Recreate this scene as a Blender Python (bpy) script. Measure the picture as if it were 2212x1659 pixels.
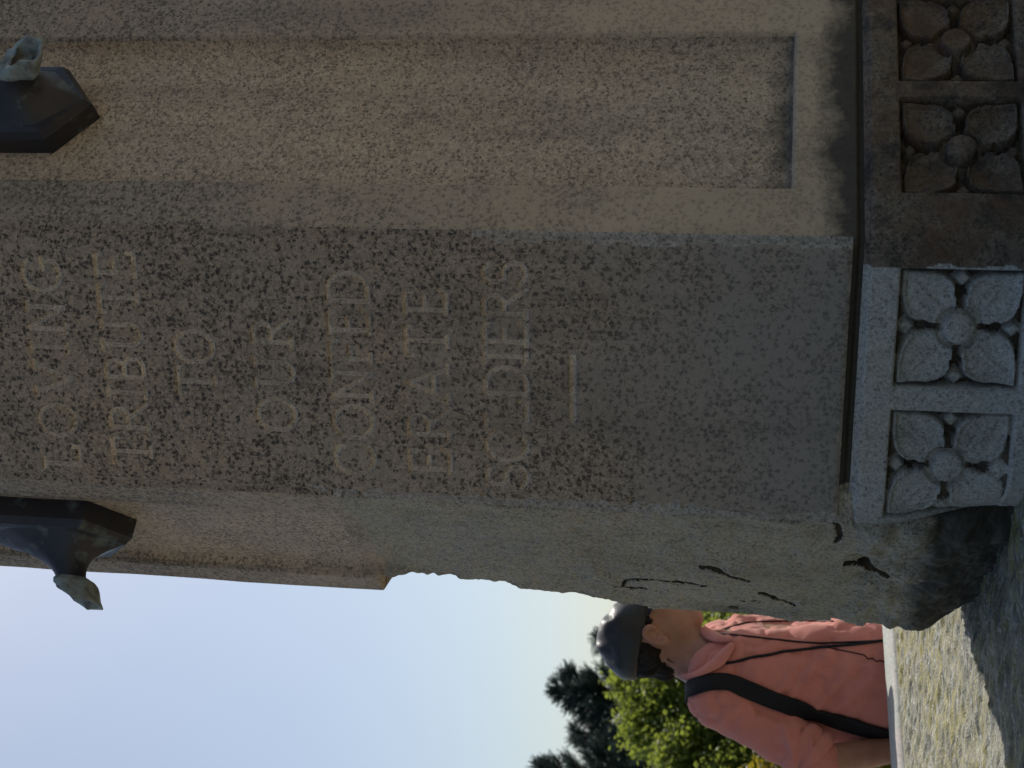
import bpy, math, random
import numpy as np
from mathutils import Vector, Matrix
from mathutils.bvhtree import BVHTree

for o in list(bpy.data.objects): bpy.data.objects.remove(o)
scene = bpy.context.scene
C = scene.collection
rng = np.random.default_rng(7)
random.seed(7)
R_ = math.radians

# ------------------------------------------------------------------ camera
ZC = 1.46                                  # camera height above the ground
FPX = 2874.3                               # focal length for a frame 2212 units wide
PITCH, ROLL = R_(9.862), R_(2.156)         # the phone is held sideways: world up lies to the left of the frame
CAM = np.array([0., 0., ZC])
Fw = np.array([0, math.cos(PITCH), math.sin(PITCH)])
Up = np.array([0, -math.sin(PITCH), math.cos(PITCH)])
Rt = np.array([1., 0, 0])
Rc = math.cos(ROLL) * Rt + math.sin(ROLL) * Up
Dn = -math.cos(ROLL) * Up + math.sin(ROLL) * Rt
cd = bpy.data.cameras.new('camera'); cam = bpy.data.objects.new('camera', cd); C.objects.link(cam)
cd.sensor_width = 36; cd.lens = FPX / 2212 * 36; cd.clip_start = 0.02; cd.clip_end = 3000
cam.matrix_world = Matrix(((Dn[0], Rc[0], -Fw[0], 0), (Dn[1], Rc[1], -Fw[1], 0), (Dn[2], Rc[2], -Fw[2], ZC), (0, 0, 0, 1)))
scene.camera = cam
cd.dof.use_dof = True; cd.dof.focus_distance = 2.1; cd.dof.aperture_fstop = 9

def ray(ix, iy): return Fw + Dn * (ix - 1106) / FPX + Rc * (829.5 - iy) / FPX
def aty(ix, iy, y):
    d = ray(ix, iy); return CAM + d * (y / d[1])
def onplane(ix, iy, p0, n):
    d = ray(ix, iy); return CAM + d * (((np.asarray(p0) - CAM) @ n) / (d @ n))

# ------------------------------------------------------------------ world, sun, exposure
SUN_EL, SUN_AZ = R_(50), R_(20)            # azimuth from +Y towards +X
w = bpy.data.worlds.new('World'); scene.world = w; w.use_nodes = True
nt = w.node_tree; nt.nodes.clear()
sky = nt.nodes.new('ShaderNodeTexSky'); sky.sky_type = 'NISHITA'; sky.sun_disc = False
sky.sun_elevation = SUN_EL; sky.sun_rotation = SUN_AZ; sky.air_density = 1.2; sky.dust_density = 2.1; sky.ozone_density = 1.4
bg = nt.nodes.new('ShaderNodeBackground'); bg.inputs[1].default_value = 0.110
wo = nt.nodes.new('ShaderNodeOutputWorld')
nt.links.new(sky.outputs[0], bg.inputs[0]); nt.links.new(bg.outputs[0], wo.inputs[0])
sl = bpy.data.lights.new('sun', 'SUN'); sl.energy = 5.0; sl.angle = R_(0.5); sl.color = (1, .95, .87)
so = bpy.data.objects.new('sun', sl); C.objects.link(so)
sd_ = Vector((math.sin(SUN_AZ) * math.cos(SUN_EL), math.cos(SUN_AZ) * math.cos(SUN_EL), math.sin(SUN_EL)))
so.rotation_euler = (-sd_).to_track_quat('-Z', 'Y').to_euler(); so.location = (0, 0, 30)
vs = scene.view_settings; vs.view_transform = 'Standard'; vs.look = 'None'; vs.gamma = 1; vs.exposure = 0
vs.use_curve_mapping = False
scene.render.engine = 'CYCLES'
scene.render.resolution_x = 1024; scene.render.resolution_y = 768

# ------------------------------------------------------------------ numpy noise
def _h(i, j, k, s):
    n = (i * 374761393 + j * 668265263 + k * 2147483647 % 4294967291 + s * 974634777) & 0xFFFFFFFF
    n = ((n ^ (n >> 13)) * 1274126177) & 0xFFFFFFFF
    n = ((n ^ (n >> 16)) * 2246822519) & 0xFFFFFFFF
    return (n ^ (n >> 15)) / 4294967295.0
def vnoise(x, y, z, seed=0):
    x, y, z = np.broadcast_arrays(x, y, z)
    xi, yi, zi = [np.floor(v).astype(np.int64) for v in (x, y, z)]
    fx, fy, fz = x - xi, y - yi, z - zi
    fx, fy, fz = [v * v * (3 - 2 * v) for v in (fx, fy, fz)]
    r = 0
    for a in (0, 1):
        for b in (0, 1):
            for c in (0, 1):
                wgt = (fx if a else 1 - fx) * (fy if b else 1 - fy) * (fz if c else 1 - fz)
                r = r + wgt * _h(xi + a + 5000, yi + b + 5000, zi + c + 5000, seed)
    return r * 2 - 1
def fbm(x, y, z, sc, octv=3, seed=0):
    r, a = 0, 1
    for o in range(octv):
        r = r + a * vnoise(x * sc, y * sc, z * sc, seed + o * 17); a *= .5; sc *= 2.03
    return r
def sstep(a, b, x):
    t = np.clip((x - a) / (b - a), 0, 1); return t * t * (3 - 2 * t)
def segdist(px, py, a, b):
    ax, ay = a; bx, by = b
    dx, dy = bx - ax, by - ay
    t = np.clip(((px - ax) * dx + (py - ay) * dy) / (dx * dx + dy * dy + 1e-12), 0, 1)
    return np.hypot(px - ax - t * dx, py - ay - t * dy), t

# ------------------------------------------------------------------ object helpers
def mesh_obj(name, verts, faces, mat, parent=None, smooth=True):
    me = bpy.data.meshes.new(name)
    verts = np.asarray(verts, dtype=np.float32); 
    if isinstance(faces, np.ndarray):
        n, k = faces.shape
        me.vertices.add(len(verts)); me.vertices.foreach_set('co', verts.ravel())
        me.loops.add(n * k); me.loops.foreach_set('vertex_index', faces.astype(np.int32).ravel())
        me.polygons.add(n); me.polygons.foreach_set('loop_start', np.arange(0, n * k, k, dtype=np.int32))
        me.update(calc_edges=True)
    else:
        me.from_pydata([tuple(map(float, v)) for v in verts], [], [tuple(int(i) for i in f) for f in faces])
    me.polygons.foreach_set('use_smooth', np.full(len(me.polygons), smooth)); me.update()
    if mat: me.materials.append(mat)
    o = bpy.data.objects.new(name, me); C.objects.link(o)
    if parent: put(o, parent)
    return o
def put(o, parent):
    o.parent = parent
    o.matrix_parent_inverse = Matrix.Translation(-parent.location) if parent.type == 'EMPTY' else Matrix.Identity(4)
def empty(name, loc):
    e = bpy.data.objects.new(name, None); C.objects.link(e); e.location = loc; e.empty_display_size = .1; return e
def tag(o, label=None, cat=None, group=None, kind=None):
    if label: o['label'] = label
    if cat: o['category'] = cat
    if group: o['group'] = group
    if kind: o['kind'] = kind
    return o
def subset(verts, faces, mask):
    f = faces[mask]; u, inv = np.unique(f, return_inverse=True)
    return verts[u], inv.reshape(f.shape)
def tube(pts, rad, n=8, closed=False, caps=True):
    pts = np.asarray(pts, float); m = len(pts); rad = np.broadcast_to(rad, (m,))
    T = np.gradient(pts, axis=0); T /= np.linalg.norm(T, axis=1)[:, None] + 1e-9
    ref = np.array([0., 0, 1]) if abs(T[0, 2]) < .9 else np.array([1., 0, 0])
    V = []
    A = np.cross(T[0], ref); A /= np.linalg.norm(A)
    for i in range(m):
        A = A - T[i] * (A @ T[i]); A /= np.linalg.norm(A); B = np.cross(T[i], A)
        for k in range(n):
            t = 2 * math.pi * k / n; V.append(pts[i] + rad[i] * (math.cos(t) * A + math.sin(t) * B))
    Fc = [(i * n + k, i * n + (k + 1) % n, (i + 1) * n + (k + 1) % n, (i + 1) * n + k) for i in range(m - 1) for k in range(n)]
    if caps: Fc += [tuple(range(n - 1, -1, -1)), tuple(range((m - 1) * n, m * n))]
    return V, Fc

# ------------------------------------------------------------------ materials
class NT:
    def __init__(s, name):
        s.m = bpy.data.materials.new(name); s.m.use_nodes = True; s.t = s.m.node_tree; s.t.nodes.clear()
        s.out = s.t.nodes.new('ShaderNodeOutputMaterial'); s.p = s.t.nodes.new('ShaderNodeBsdfPrincipled')
        s.t.links.new(s.p.outputs[0], s.out.inputs[0])
        s.pos = s.t.nodes.new('ShaderNodeNewGeometry').outputs['Position']
    def n(s, ty, **kw):
        x = s.t.nodes.new(ty)
        for k, v in kw.items():
            if k in x.bl_rna.properties: setattr(x, k, v)
            else: s.set(x.inputs[k], v)
        return x
    def set(s, sock, v):
        if isinstance(v, bpy.types.NodeSocket): s.t.links.new(v, sock)
        else: sock.default_value = v
    def noise(s, scale, detail=3, rough=.55, vec=None, out='Fac', dist=0):
        x = s.n('ShaderNodeTexNoise'); s.set(x.inputs['Scale'], scale); s.set(x.inputs['Detail'], detail)
        s.set(x.inputs['Roughness'], rough); s.set(x.inputs['Distortion'], dist); s.set(x.inputs['Vector'], vec if vec is not None else s.pos)
        return x.outputs[out]
    def vor(s, scale, vec=None, out='Distance', feature='F1', rand=1):
        x = s.n('ShaderNodeTexVoronoi'); x.feature = feature; s.set(x.inputs['Scale'], scale); s.set(x.inputs['Randomness'], rand)
        s.set(x.inputs['Vector'], vec if vec is not None else s.pos); return x.outputs[out]
    def ramp(s, fac, a, b, ca=(0, 0, 0, 1), cb=(1, 1, 1, 1)):
        x = s.n('ShaderNodeValToRGB'); e = x.color_ramp.elements; e[0].position = a; e[1].position = b; e[0].color = ca; e[1].color = cb
        s.set(x.inputs[0], fac); return x.outputs[0]
    def mr(s, v, a, b, c=0., d=1.):
        x = s.n('ShaderNodeMapRange'); 
        for i, q in zip(('Value', 'From Min', 'From Max', 'To Min', 'To Max'), (v, a, b, c, d)): s.set(x.inputs[i], q)
        return x.outputs[0]
    def math(s, op, a, b=0.):
        x = s.n('ShaderNodeMath'); x.operation = op; s.set(x.inputs[0], a); s.set(x.inputs[1], b); return x.outputs[0]
    def mix(s, fac, a, b, mode='MIX'):
        x = s.n('ShaderNodeMix'); x.data_type = 'RGBA'; x.blend_type = mode
        s.set(x.inputs[0], fac); s.set(x.inputs[6], a); s.set(x.inputs[7], b); return x.outputs[2]
    def mapping(s, scale, rot=(0, 0, 0)):
        x = s.n('ShaderNodeMapping'); x.inputs['Scale'].default_value = scale; x.inputs['Rotation'].default_value = rot; s.set(x.inputs['Vector'], s.pos); return x.outputs[0]
    def sep(s):
        x = s.n('ShaderNodeSeparateXYZ'); s.set(x.inputs[0], s.pos); return x.outputs
    def bump(s, h, strength, dist):
        x = s.n('ShaderNodeBump'); s.set(x.inputs['Height'], h); x.inputs['Strength'].default_value = strength; x.inputs['Distance'].default_value = dist
        s.set(s.p.inputs['Normal'], x.outputs[0])
    def fin(s, col, rough=.7, spec=.4):
        s.set(s.p.inputs['Base Color'], col); s.set(s.p.inputs['Roughness'], rough); s.p.inputs['Specular IOR Level'].default_value = spec; return s.m
def c4(r, g, b): return (r, g, b, 1)

def granite(name, base, alt, dark, scale=105, frac=.36, bumpd=.0016, stain=0, stain_z=None, rust=0, rough=.72, wash=None, soft=(.12, .7)):
    k = NT(name)
    wob = k.n('ShaderNodeTexNoise'); wob.inputs['Scale'].default_value = scale * 1.6; wob.inputs['Detail'].default_value = 2; k.set(wob.inputs['Vector'], k.pos)
    off = k.n('ShaderNodeVectorMath'); off.operation = 'MULTIPLY_ADD'; k.set(off.inputs[0], wob.outputs['Color'])
    off.inputs[1].default_value = (1.7 / scale,) * 3; k.set(off.inputs[2], k.pos)
    v = k.vor(scale, off.outputs[0], 'Color'); d = k.vor(scale, off.outputs[0], 'Distance')
    sx = k.n('ShaderNodeSeparateColor'); k.set(sx.inputs[0], v)
    dens = k.noise(9, 3)
    thr = k.mr(dens, .3, .7, frac * .55, frac * 1.4)
    isd = k.math('LESS_THAN', sx.outputs[0], thr)
    core = k.mr(d, soft[0], soft[1], 1, 0)
    dk = k.math('MULTIPLY', isd, core)
    v2 = k.vor(scale * 2.1, off.outputs[0], 'Color'); s2 = k.n('ShaderNodeSeparateColor'); k.set(s2.inputs[0], v2)
    lite = k.mr(s2.outputs[1], 0, 1, .70, 1.36)
    dk = k.math('MAXIMUM', dk, k.math('MULTIPLY', k.math('LESS_THAN', s2.outputs[0], k.mr(dens, .3, .7, frac * .08, frac * .36)), .7))
    big = k.mr(k.noise(3.1, 5, .6), .33, .67)
    col = k.mix(big, base, alt)
    gx = k.n('ShaderNodeCombineColor'); [k.set(gx.inputs[i], lite) for i in range(3)]
    col = k.mix(1, col, gx.outputs[0], 'MULTIPLY')
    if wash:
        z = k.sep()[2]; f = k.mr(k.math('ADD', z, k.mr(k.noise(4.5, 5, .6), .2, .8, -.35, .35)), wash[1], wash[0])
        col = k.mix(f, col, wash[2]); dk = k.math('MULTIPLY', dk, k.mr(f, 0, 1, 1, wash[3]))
    col = k.mix(k.math('MULTIPLY', dk, .88), col, dark)
    # vertical run-off streaks and grime
    st = k.noise(1, 4, .6, k.mapping((13, 13, 1.3)))
    col = k.mix(k.mr(st, .5, .74, 0, .35), col, c4(.06, .055, .05))
    if rust:
        col = k.mix(k.math('MULTIPLY', k.mr(k.noise(14, 5, .65), .42, .62), rust), col, c4(.085, .043, .022))
        col = k.mix(k.math('MULTIPLY', k.mr(k.noise(23, 5, .65), .5, .66), rust), col, c4(.016, .014, .012))
    if stain_z is not None:
        z = k.sep()[2]; edge = k.math('ADD', z, k.mr(k.noise(17, 5, .65), 0, 1, -.06, .06))
        col = k.mix(k.math('MULTIPLY', k.mr(edge, stain_z + .02, stain_z - .02, 0, 1), stain), col, c4(.022, .021, .02))
    k.bump(k.math('ADD', k.noise(scale * 1.3, 4, .6), k.math('MULTIPLY', dk, -.35)), .55, bumpd)
    return k.fin(col, k.mr(k.noise(60, 3), .3, .7, rough - .12, rough + .1), .35)

GZ = ZC
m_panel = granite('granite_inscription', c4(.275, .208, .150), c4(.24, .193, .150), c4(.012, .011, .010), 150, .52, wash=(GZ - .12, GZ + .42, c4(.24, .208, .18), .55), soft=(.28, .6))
m_cut = granite('granite_cut_letters', c4(.445, .362, .28), c4(.405, .345, .278), c4(.13, .11, .09), 240, .22)  # paler than the panel: skylight on the groove edges put into the colour
m_edge = granite('granite_worn_lit_edge', c4(.31, .265, .22), c4(.28, .26, .235), c4(.06, .055, .05), 200, .3)  # chipped edges, with light along the bevel painted in as paler stone
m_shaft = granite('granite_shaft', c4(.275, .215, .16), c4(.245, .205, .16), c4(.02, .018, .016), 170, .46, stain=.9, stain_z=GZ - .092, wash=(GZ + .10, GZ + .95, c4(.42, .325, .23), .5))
m_rec = granite('granite_recess', c4(.43, .325, .225), c4(.35, .285, .22), c4(.05, .042, .034), 200, .38, stain=.75, stain_z=GZ - .035)
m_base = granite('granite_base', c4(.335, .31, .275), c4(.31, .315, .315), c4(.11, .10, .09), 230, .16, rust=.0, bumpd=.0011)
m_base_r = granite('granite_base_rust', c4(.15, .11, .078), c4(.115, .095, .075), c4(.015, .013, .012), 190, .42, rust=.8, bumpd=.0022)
m_floor = granite('granite_dark_hollow', c4(.085, .062, .042), c4(.06, .05, .04), c4(.015, .013, .012), 190, .3, bumpd=.0022)  # darker brown floor of the flower frames
m_patch = granite('granite_weathered', c4(.34, .29, .22), c4(.255, .23, .18), c4(.07, .062, .055), 240, .28, bumpd=.003, stain=.9, stain_z=GZ - .240)

def simple(name, col, rough=.6, spec=.4, var=.15, scale=30, bump=0, bscale=200, bdist=.001, metal=0, sheen=0):
    k = NT(name)
    a = tuple(x * (1 - var) for x in col) + (1,); b = tuple(x * (1 + var) for x in col) + (1,)
    c = k.mix(k.mr(k.noise(scale, 4), .3, .7), a, b)
    if bump: k.bump(k.noise(bscale, 4), bump, bdist)
    k.p.inputs['Metallic'].default_value = metal
    if sheen: k.p.inputs['Sheen Weight'].default_value = sheen
    return k.fin(c, rough, spec)

def bronze():
    k = NT('bronze_patina')
    n1 = k.noise(26, 5, .6); n2 = k.noise(9, 4, .6)
    c = k.mix(k.mr(n2, .35, .65), c4(.016, .018, .030), c4(.038, .032, .030))
    c = k.mix(k.mr(n1, .56, .72, 0, .75), c, c4(.13, .17, .155))
    k.bump(k.noise(140, 4), .4, .001); k.p.inputs['Metallic'].default_value = .25
    return k.fin(c, k.mr(n1, .3, .7, .38, .6), .5)
def verdigris():
    k = NT('bronze_verdigris'); n = k.noise(45, 5, .65)
    c = k.mix(k.mr(n, .35, .6), c4(.10, .095, .08), c4(.23, .27, .26))
    k.bump(k.noise(120, 4), .5, .001); return k.fin(c, .6, .4)
m_bronze, m_verd = bronze(), verdigris()
m_dark = simple('bronze_cavity', (.018, .018, .02), .8)

# ------------------------------------------------------------------ ground
def ground_mat():
    k = NT('lawn_ground')
    g = k.mix(k.mr(k.noise(.6, 5), .3, .7), c4(.07, .085, .028), c4(.13, .115, .05))
    g = k.mix(k.mr(k.noise(40, 3), .35, .65, 0, .6), g, c4(.045, .06, .02))
    k.bump(k.noise(60, 4), .8, .03); return k.fin(g, .9, .1)
def paving_mat():
    k = NT('plaza_gravel')
    g = k.mix(k.mr(k.noise(1.1, 5), .3, .7), c4(.40, .33, .245), c4(.33, .27, .20))
    g = k.mix(k.mr(k.vor(75, out='Color'), .2, .9, 0, .35), g, c4(.16, .135, .105))
    k.bump(k.vor(75), .6, .01); return k.fin(g, .9, .2)
S = 1200
tag(mesh_obj('ground', [(-S, -S, 0), (S, -S, 0), (S, S, 0), (-S, S, 0)], [(0, 1, 2, 3)], ground_mat()), 'dry green lawn around the fountain plaza', kind='structure')
pv = [(0.1 + 7.5 * math.cos(t), 1.2 + 7.5 * math.sin(t), .004) for t in np.linspace(0, 2 * math.pi, 64, endpoint=False)]
tag(mesh_obj('path', pv, [tuple(range(64))], paving_mat()), 'tan gravel walk around the fountain', kind='structure')

# ------------------------------------------------------------------ monument frame of reference
TH = R_(16.394); A0 = .37515; AR = .45
nT = np.array([-math.sin(TH), -math.cos(TH)]); tT = np.array([math.cos(TH), -math.sin(TH)])
cT = np.array([.01453, 1.72])
dirs = []                                   # tangents going round anticlockwise seen from above: T, R, ...
for i in range(8):
    an = -TH + i * math.pi / 4; dirs.append(np.array([math.cos(an), math.sin(an)]))
lens = [A0, AR, A0, A0, A0, AR, A0, A0]     # face 0 = T (lettered), 1 = R, 7 = L
corn = [cT - tT * A0 / 2]
for i in range(7): corn.append(corn[-1] + dirs[i] * lens[i])
corn = np.array(corn)                       # corn[i] starts face i
CTR = corn.mean(0)
def fnorm(i): return np.array([dirs[i][1], -dirs[i][0]])
def face_uv(i, ix, iy):
    n = np.append(fnorm(i), 0); p = onplane(ix, iy, [corn[i][0], corn[i][1], 0], n)
    return float((p[:2] - corn[i]) @ dirs[i]), float(p[2] - ZC)
LEDGE = -.352

def ring_path(rads, steps, fine):
    """samples round the plan: face index, distance along face, position, outward normal"""
    K, Q, Pp, N = [], [], [], []
    for i in range(8):
        r0 = rads[i]; r1 = rads[(i + 1) % 8]
        c0 = r0 * math.tan(math.pi / 8); c1 = r1 * math.tan(math.pi / 8)
        L = lens[i]; n = max(2, int(round((L - c0 - c1) / steps[i])))
        qs = np.linspace(c0, L - c1, n + 1)
        for q in qs: K.append(i); Q.append(q); Pp.append(corn[i] + dirs[i] * q); N.append(fnorm(i))
        # arc round the corner between face i and i+1
        ce = corn[i] + dirs[i] * (L - c1) - fnorm(i) * r1
        m = max(2, fine[(i + 1) % 8])
        a0 = math.atan2(fnorm(i)[1], fnorm(i)[0])
        for j in range(1, m):
            t = j / m; a = a0 + t * math.pi / 4; nn = np.array([math.cos(a), math.sin(a)])
            if t < .5: K.append(i); Q.append(L - c1 + c1 * 2 * t)
            else: K.append((i + 1) % 8); Q.append(c1 * (2 * t - 1))
            Pp.append(ce + nn * r1); N.append(nn)
    return np.array(K), np.array(Q), np.array(Pp), np.array(N)
def ring_mesh(K, Q, Pp, N, zs, hf):
    n, m = len(K), len(zs)
    KK = np.broadcast_to(K, (m, n)); QQ = np.broadcast_to(Q, (m, n)); ZZ = np.broadcast_to(zs[:, None], (m, n))
    H = hf(KK, QQ, ZZ, Pp)
    V = np.empty((m, n, 3)); V[..., 0] = Pp[:, 0] + N[:, 0] * H; V[..., 1] = Pp[:, 1] + N[:, 1] * H; V[..., 2] = ZZ + ZC
    idx = np.arange(m * n).reshape(m, n); nx = np.roll(idx, -1, 1)
    F = np.stack([idx[:-1], nx[:-1], nx[1:], idx[1:]], -1).reshape(-1, 4)
    fk = KK[:-1].ravel(); fq = ((QQ + np.where(np.roll(KK, -1, 1) == KK, np.roll(QQ, -1, 1), QQ)) / 2)[:-1].ravel()
    fz = ((ZZ[:-1] + ZZ[1:]) / 2).ravel()
    return V.reshape(-1, 3), F, fk, fq, fz, H

# ------------------------------------------------------------------ carved letters: stroke shapes in a unit box (x 0..w, y 0..1)
def arc(cx, cy, rx, ry, a0, a1, n=14):
    return [(cx + rx * math.cos(R_(a0 + (a1 - a0) * i / n)), cy + ry * math.sin(R_(a0 + (a1 - a0) * i / n))) for i in range(n + 1)]
def ser(x, y, w=.13): return [(x - w, y), (x + w, y)]
GL = {
 'L': (.62, [[(.14, 1), (.14, 0)], [(.14, 0), (.6, 0), (.62, .16)], ser(.14, 1)]),
 'O': (.86, [arc(.43, .5, .41, .5, 0, 360, 26)]),
 'V': (.84, [[(.04, 1), (.42, 0), (.8, 1)], ser(.06, 1, .11), ser(.78, 1, .11)]),
 'I': (.26, [[(.13, 1), (.13, 0)], ser(.13, 1, .12), ser(.13, 0, .12)]),
 'N': (.8, [[(.12, 0), (.12, 1), (.68, 0), (.68, 1)], ser(.12, 0, .1), ser(.68, 1, .1)]),
 'G': (.84, [arc(.45, .5, .43, .5, 45, 315, 20) , [(.76, .14), (.76, .45)], ser(.72, .45, .14)]),
 'T': (.74, [[(.37, 1), (.37, 0)], [(.02, .86), (.03, 1), (.71, 1), (.72, .86)], ser(.37, 0, .12)]),
 'R': (.74, [[(.12, 0), (.12, 1), (.38, 1)] , arc(.38, .76, .22, .24, 90, -90, 10), [(.38, .52), (.12, .52)], [(.36, .52), (.74, 0)], ser(.12, 0, .11)]),
 'B': (.68, [[(.12, 0), (.12, 1), (.36, 1)], arc(.36, .76, .2, .24, 90, -90, 9), [(.12, .52), (.38, .52)], arc(.38, .26, .25, .26, 90, -90, 9), [(.38, 0), (.12, 0)]]),
 'U': (.8, [[(.13, 1), (.13, .32)], arc(.4, .32, .27, .32, 180, 360, 12), [(.67, .32), (.67, 1)], ser(.13, 1, .11), ser(.67, 1, .11)]),
 'E': (.62, [[(.14, 0), (.14, 1)], [(.04, 1), (.56, 1), (.58, .86)], [(.14, .53), (.44, .53)], [(.04, 0), (.58, 0), (.62, .15)]]),
 'C': (.82, [arc(.44, .5, .42, .5, 48, 312, 20), [(.74, .76), (.73, .95)]]),
 'F': (.58, [[(.14, 0), (.14, 1)], [(.04, 1), (.54, 1), (.57, .85)], [(.14, .52), (.42, .52)], ser(.14, 0, .11)]),
 'D': (.84, [[(.12, 0), (.12, 1), (.36, 1)], arc(.36, .5, .44, .5, 90, -90, 16), [(.36, 0), (.12, 0)]]),
 'A': (.84, [[(.04, 0), (.42, 1), (.8, 0)], [(.18, .36), (.66, .36)], ser(.05, 0, .1), ser(.79, 0, .1)]),
 'S': (.6, [arc(.31, .75, .25, .25, 30, 250, 12) + arc(.29, .26, .28, .26, 85, -150, 14)]),
 '-': (1.6, [[(0, .5), (1.6, .5)]]),
}
LINES = [('LOVING', .949, -.163, .140), ('TRIBUTE', .840, -.152, .150), ('TO', .736, -.045, .045), ('OUR', .624, -.092, .066),
         ('CONFED', .516, -.150, .132), ('ERATE', .411, -.143, .110), ('SOLDIERS', .306, -.158, .150), ('-', .218, -.057, .025)]
LETTERS = []                                # (char, strokes in face coordinates q,z)
LH = .0545
for txt, zc, s0, s1 in LINES:
    ws = [GL[ch][0] * LH for ch in txt]; tot = sum(ws); gap = (s1 - s0 - tot) / max(1, len(txt) - 1); sc = 1.
    if gap < .006 and len(txt) > 1:
        sc = (s1 - s0 - .006 * (len(txt) - 1)) / tot; gap = .006
    x = s0 + A0 / 2
    for ch, wd in zip(txt, ws):
        if ch == '-':
            st = [[(s0 + A0 / 2, zc), (s1 + A0 / 2, zc)]]
        else:
            st = [[(x + px * LH * sc, zc - LH / 2 + py * LH) for px, py in pl] for pl in GL[ch][1]]
        LETTERS.append((ch, st)); x += wd * sc + gap

# ------------------------------------------------------------------ shaft
Q_REC = (.072, .334)                        # recessed panel across a wide face
Z_REC0, Z_REC1 = -.054, 1.50
SIL = [face_uv(7, *p) for p in ((838, 1250), (900, 1252), (1000, 1258), (1080, 1262), (1150, 1273), (1220, 1282), (1290, 1285), (1345, 1303))]
CRACKS = [[(1328, 1262), (1345, 1265), (1352, 1252), (1375, 1244), (1420, 1243), (1470, 1246), (1525, 1249)],
          [(1352, 1267), (1372, 1272), (1395, 1270)],
          [(1516, 1214), (1535, 1214), (1560, 1221), (1590, 1230), (1617, 1240)],
          [(1640, 1272), (1665, 1285), (1690, 1296), (1715, 1306)],
          [(1600, 1294), (1640, 1298)]]
CR_BASE = [[(1800, 1221), (1830, 1220), (1860, 1226), (1890, 1236), (1920, 1246)], [(1872, 1232), (1878, 1246)]]
COR_CRACK = [(1750, 1110), (1775, 1112), (1795, 1122), (1810, 1138), (1815, 1160), (1806, 1172)]
CRW = [.0025, .0025, .0036, .0030, .0018]; CRBW = [.0044, .0044]
CRACKS_L = [[face_uv(7, *p) for p in c] for c in CRACKS]
CRB_L = [[face_uv(7, *p) for p in c] for c in CR_BASE]
CORC_L = [face_uv(7, *p) for p in COR_CRACK]

def shaft_h(K, Q, Z, Pp):
    X = np.broadcast_to(Pp[:, 0], Q.shape); Y = np.broadcast_to(Pp[:, 1], Q.shape)
    H = fbm(X, Y, Z, 9, 2, 3) * .0012 - .009 * sstep(-.131, -.133, Z) * ((K < 6) & (Q > .045) | (K > 0) & (K < 6))
    # lettered face: a panel slightly proud, with an eased edge
    isT = K == 0
    q = Q[isT]; z = Z[isT]
    rag = fbm(q, z, 0 * z, 38, 3, 8)
    chip = np.maximum(0, rag - .05) * .016 * sstep(.62, .45, z) * sstep(-.02, .12, z)
    e = np.minimum(np.minimum(q - .012 - chip * .8, A0 - .010 - q), z + .1275)
    h = .009 * np.sqrt(np.clip(1 - (1 - np.clip(e / .011, 0, 1)) ** 2, 0, 1))
    for ch, st in LETTERS:
        pts = np.array([p for pl in st for p in pl]); lo = pts.min(0) - .01; hi = pts.max(0) + .01
        m = (q > lo[0]) & (q < hi[0]) & (z > lo[1]) & (z < hi[1])
        d = np.full(m.sum(), 1.)
        for pl in st:
            for a, b in zip(pl[:-1], pl[1:]): d = np.minimum(d, segdist(q[m], z[m], a, b)[0])
        hw = .0040 if ch != '-' else .0058
        wear = .75 + .3 * vnoise(q[m] * 45, z[m] * 45, 0 * d, 5)
        h[m] -= .0075 * wear * np.clip(1 - d / hw, 0, 1) ** .8
    H[isT] += h
    # recessed panels on the wide faces and the left face
    for k in (1, 3, 5, 7):
        m = K == k; q = Q[m]; z = Z[m]; L = lens[k]
        if k == 7:
            near = L - q                                     # distance from the lettered corner
            e = np.minimum(np.minimum(near - .060, .318 - near), Z_REC1 - z)
        else:
            near = q if k == 1 else L / 2 - np.abs(q - L / 2)
            e = np.minimum(np.minimum(q - Q_REC[0], min(Q_REC[1], L - .06) - q), np.minimum(z - Z_REC0, Z_REC1 - z))
        h = -.020 * sstep(-.001, .011, e) * (sstep(.22, .60, z) if k == 7 else 1)
        if k == 7:
            # broken, weathered arris and the rounded repair below it
            zs_ = np.array([p[1] for p in SIL])[::-1]; qs_ = np.array([p[0] for p in SIL])[::-1]
            zb = z + .004 * vnoise(z * 60, q * 20, 0 * z, 2)
            qb = np.interp(zb, zs_, qs_) + .0025 * vnoise(z * 110, q * 10, 0 * z, 4)
            inb = sstep(.565, .548, z + .3 * np.maximum(0, q - .05)) * sstep(.12, .165, z)
            drop = np.maximum(0, qb - q) * 1.9 + .004 * np.maximum(0, fbm(q, z, 0 * z, 26, 3, 6))
            h = h - np.minimum(drop, .10) * inb
            lowr = sstep(.5, .25, z) * sstep(-.142, -.09, z)
            h += lowr * (.006 * np.sin(np.clip(q / L, 0, 1) * math.pi) + .007 * fbm(q, z, 0 * z, 7, 4, 21) + .0016 * fbm(q, z, 0 * z, 70, 2, 23))
            h0 = h.copy()
            for c, cw in zip(CRACKS_L, CRW):
                for i, (a, b) in enumerate(zip(c[:-1], c[1:])):
                    d, t = segdist(q * .55, z, (a[0] * .55, a[1]), (b[0] * .55, b[1])); d = d + .0008 * vnoise(q * 70, z * 70, 0 * z, 9)
                    h = np.where(d < cw, np.minimum(h, h0 - .006 * np.clip(1 - d / cw, 0, 1) ** .6), h)
            d = np.full(z.shape, 1.)
            for a, b in zip(CORC_L[:-1], CORC_L[1:]): d = np.minimum(d, segdist(q, z, a, b)[0])
            h -= .006 * np.clip(1 - d / .005, 0, 1)
        H[m] += h
    m = K == 6                                               # the face round the broken corner falls away with it
    q = Q[m]; z = Z[m]; L = lens[6]
    H[m] -= .085 * sstep(.565, .548, z) * sstep(.12, .165, z) * sstep(.16, 0, L - q) * .95
    return H

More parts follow.
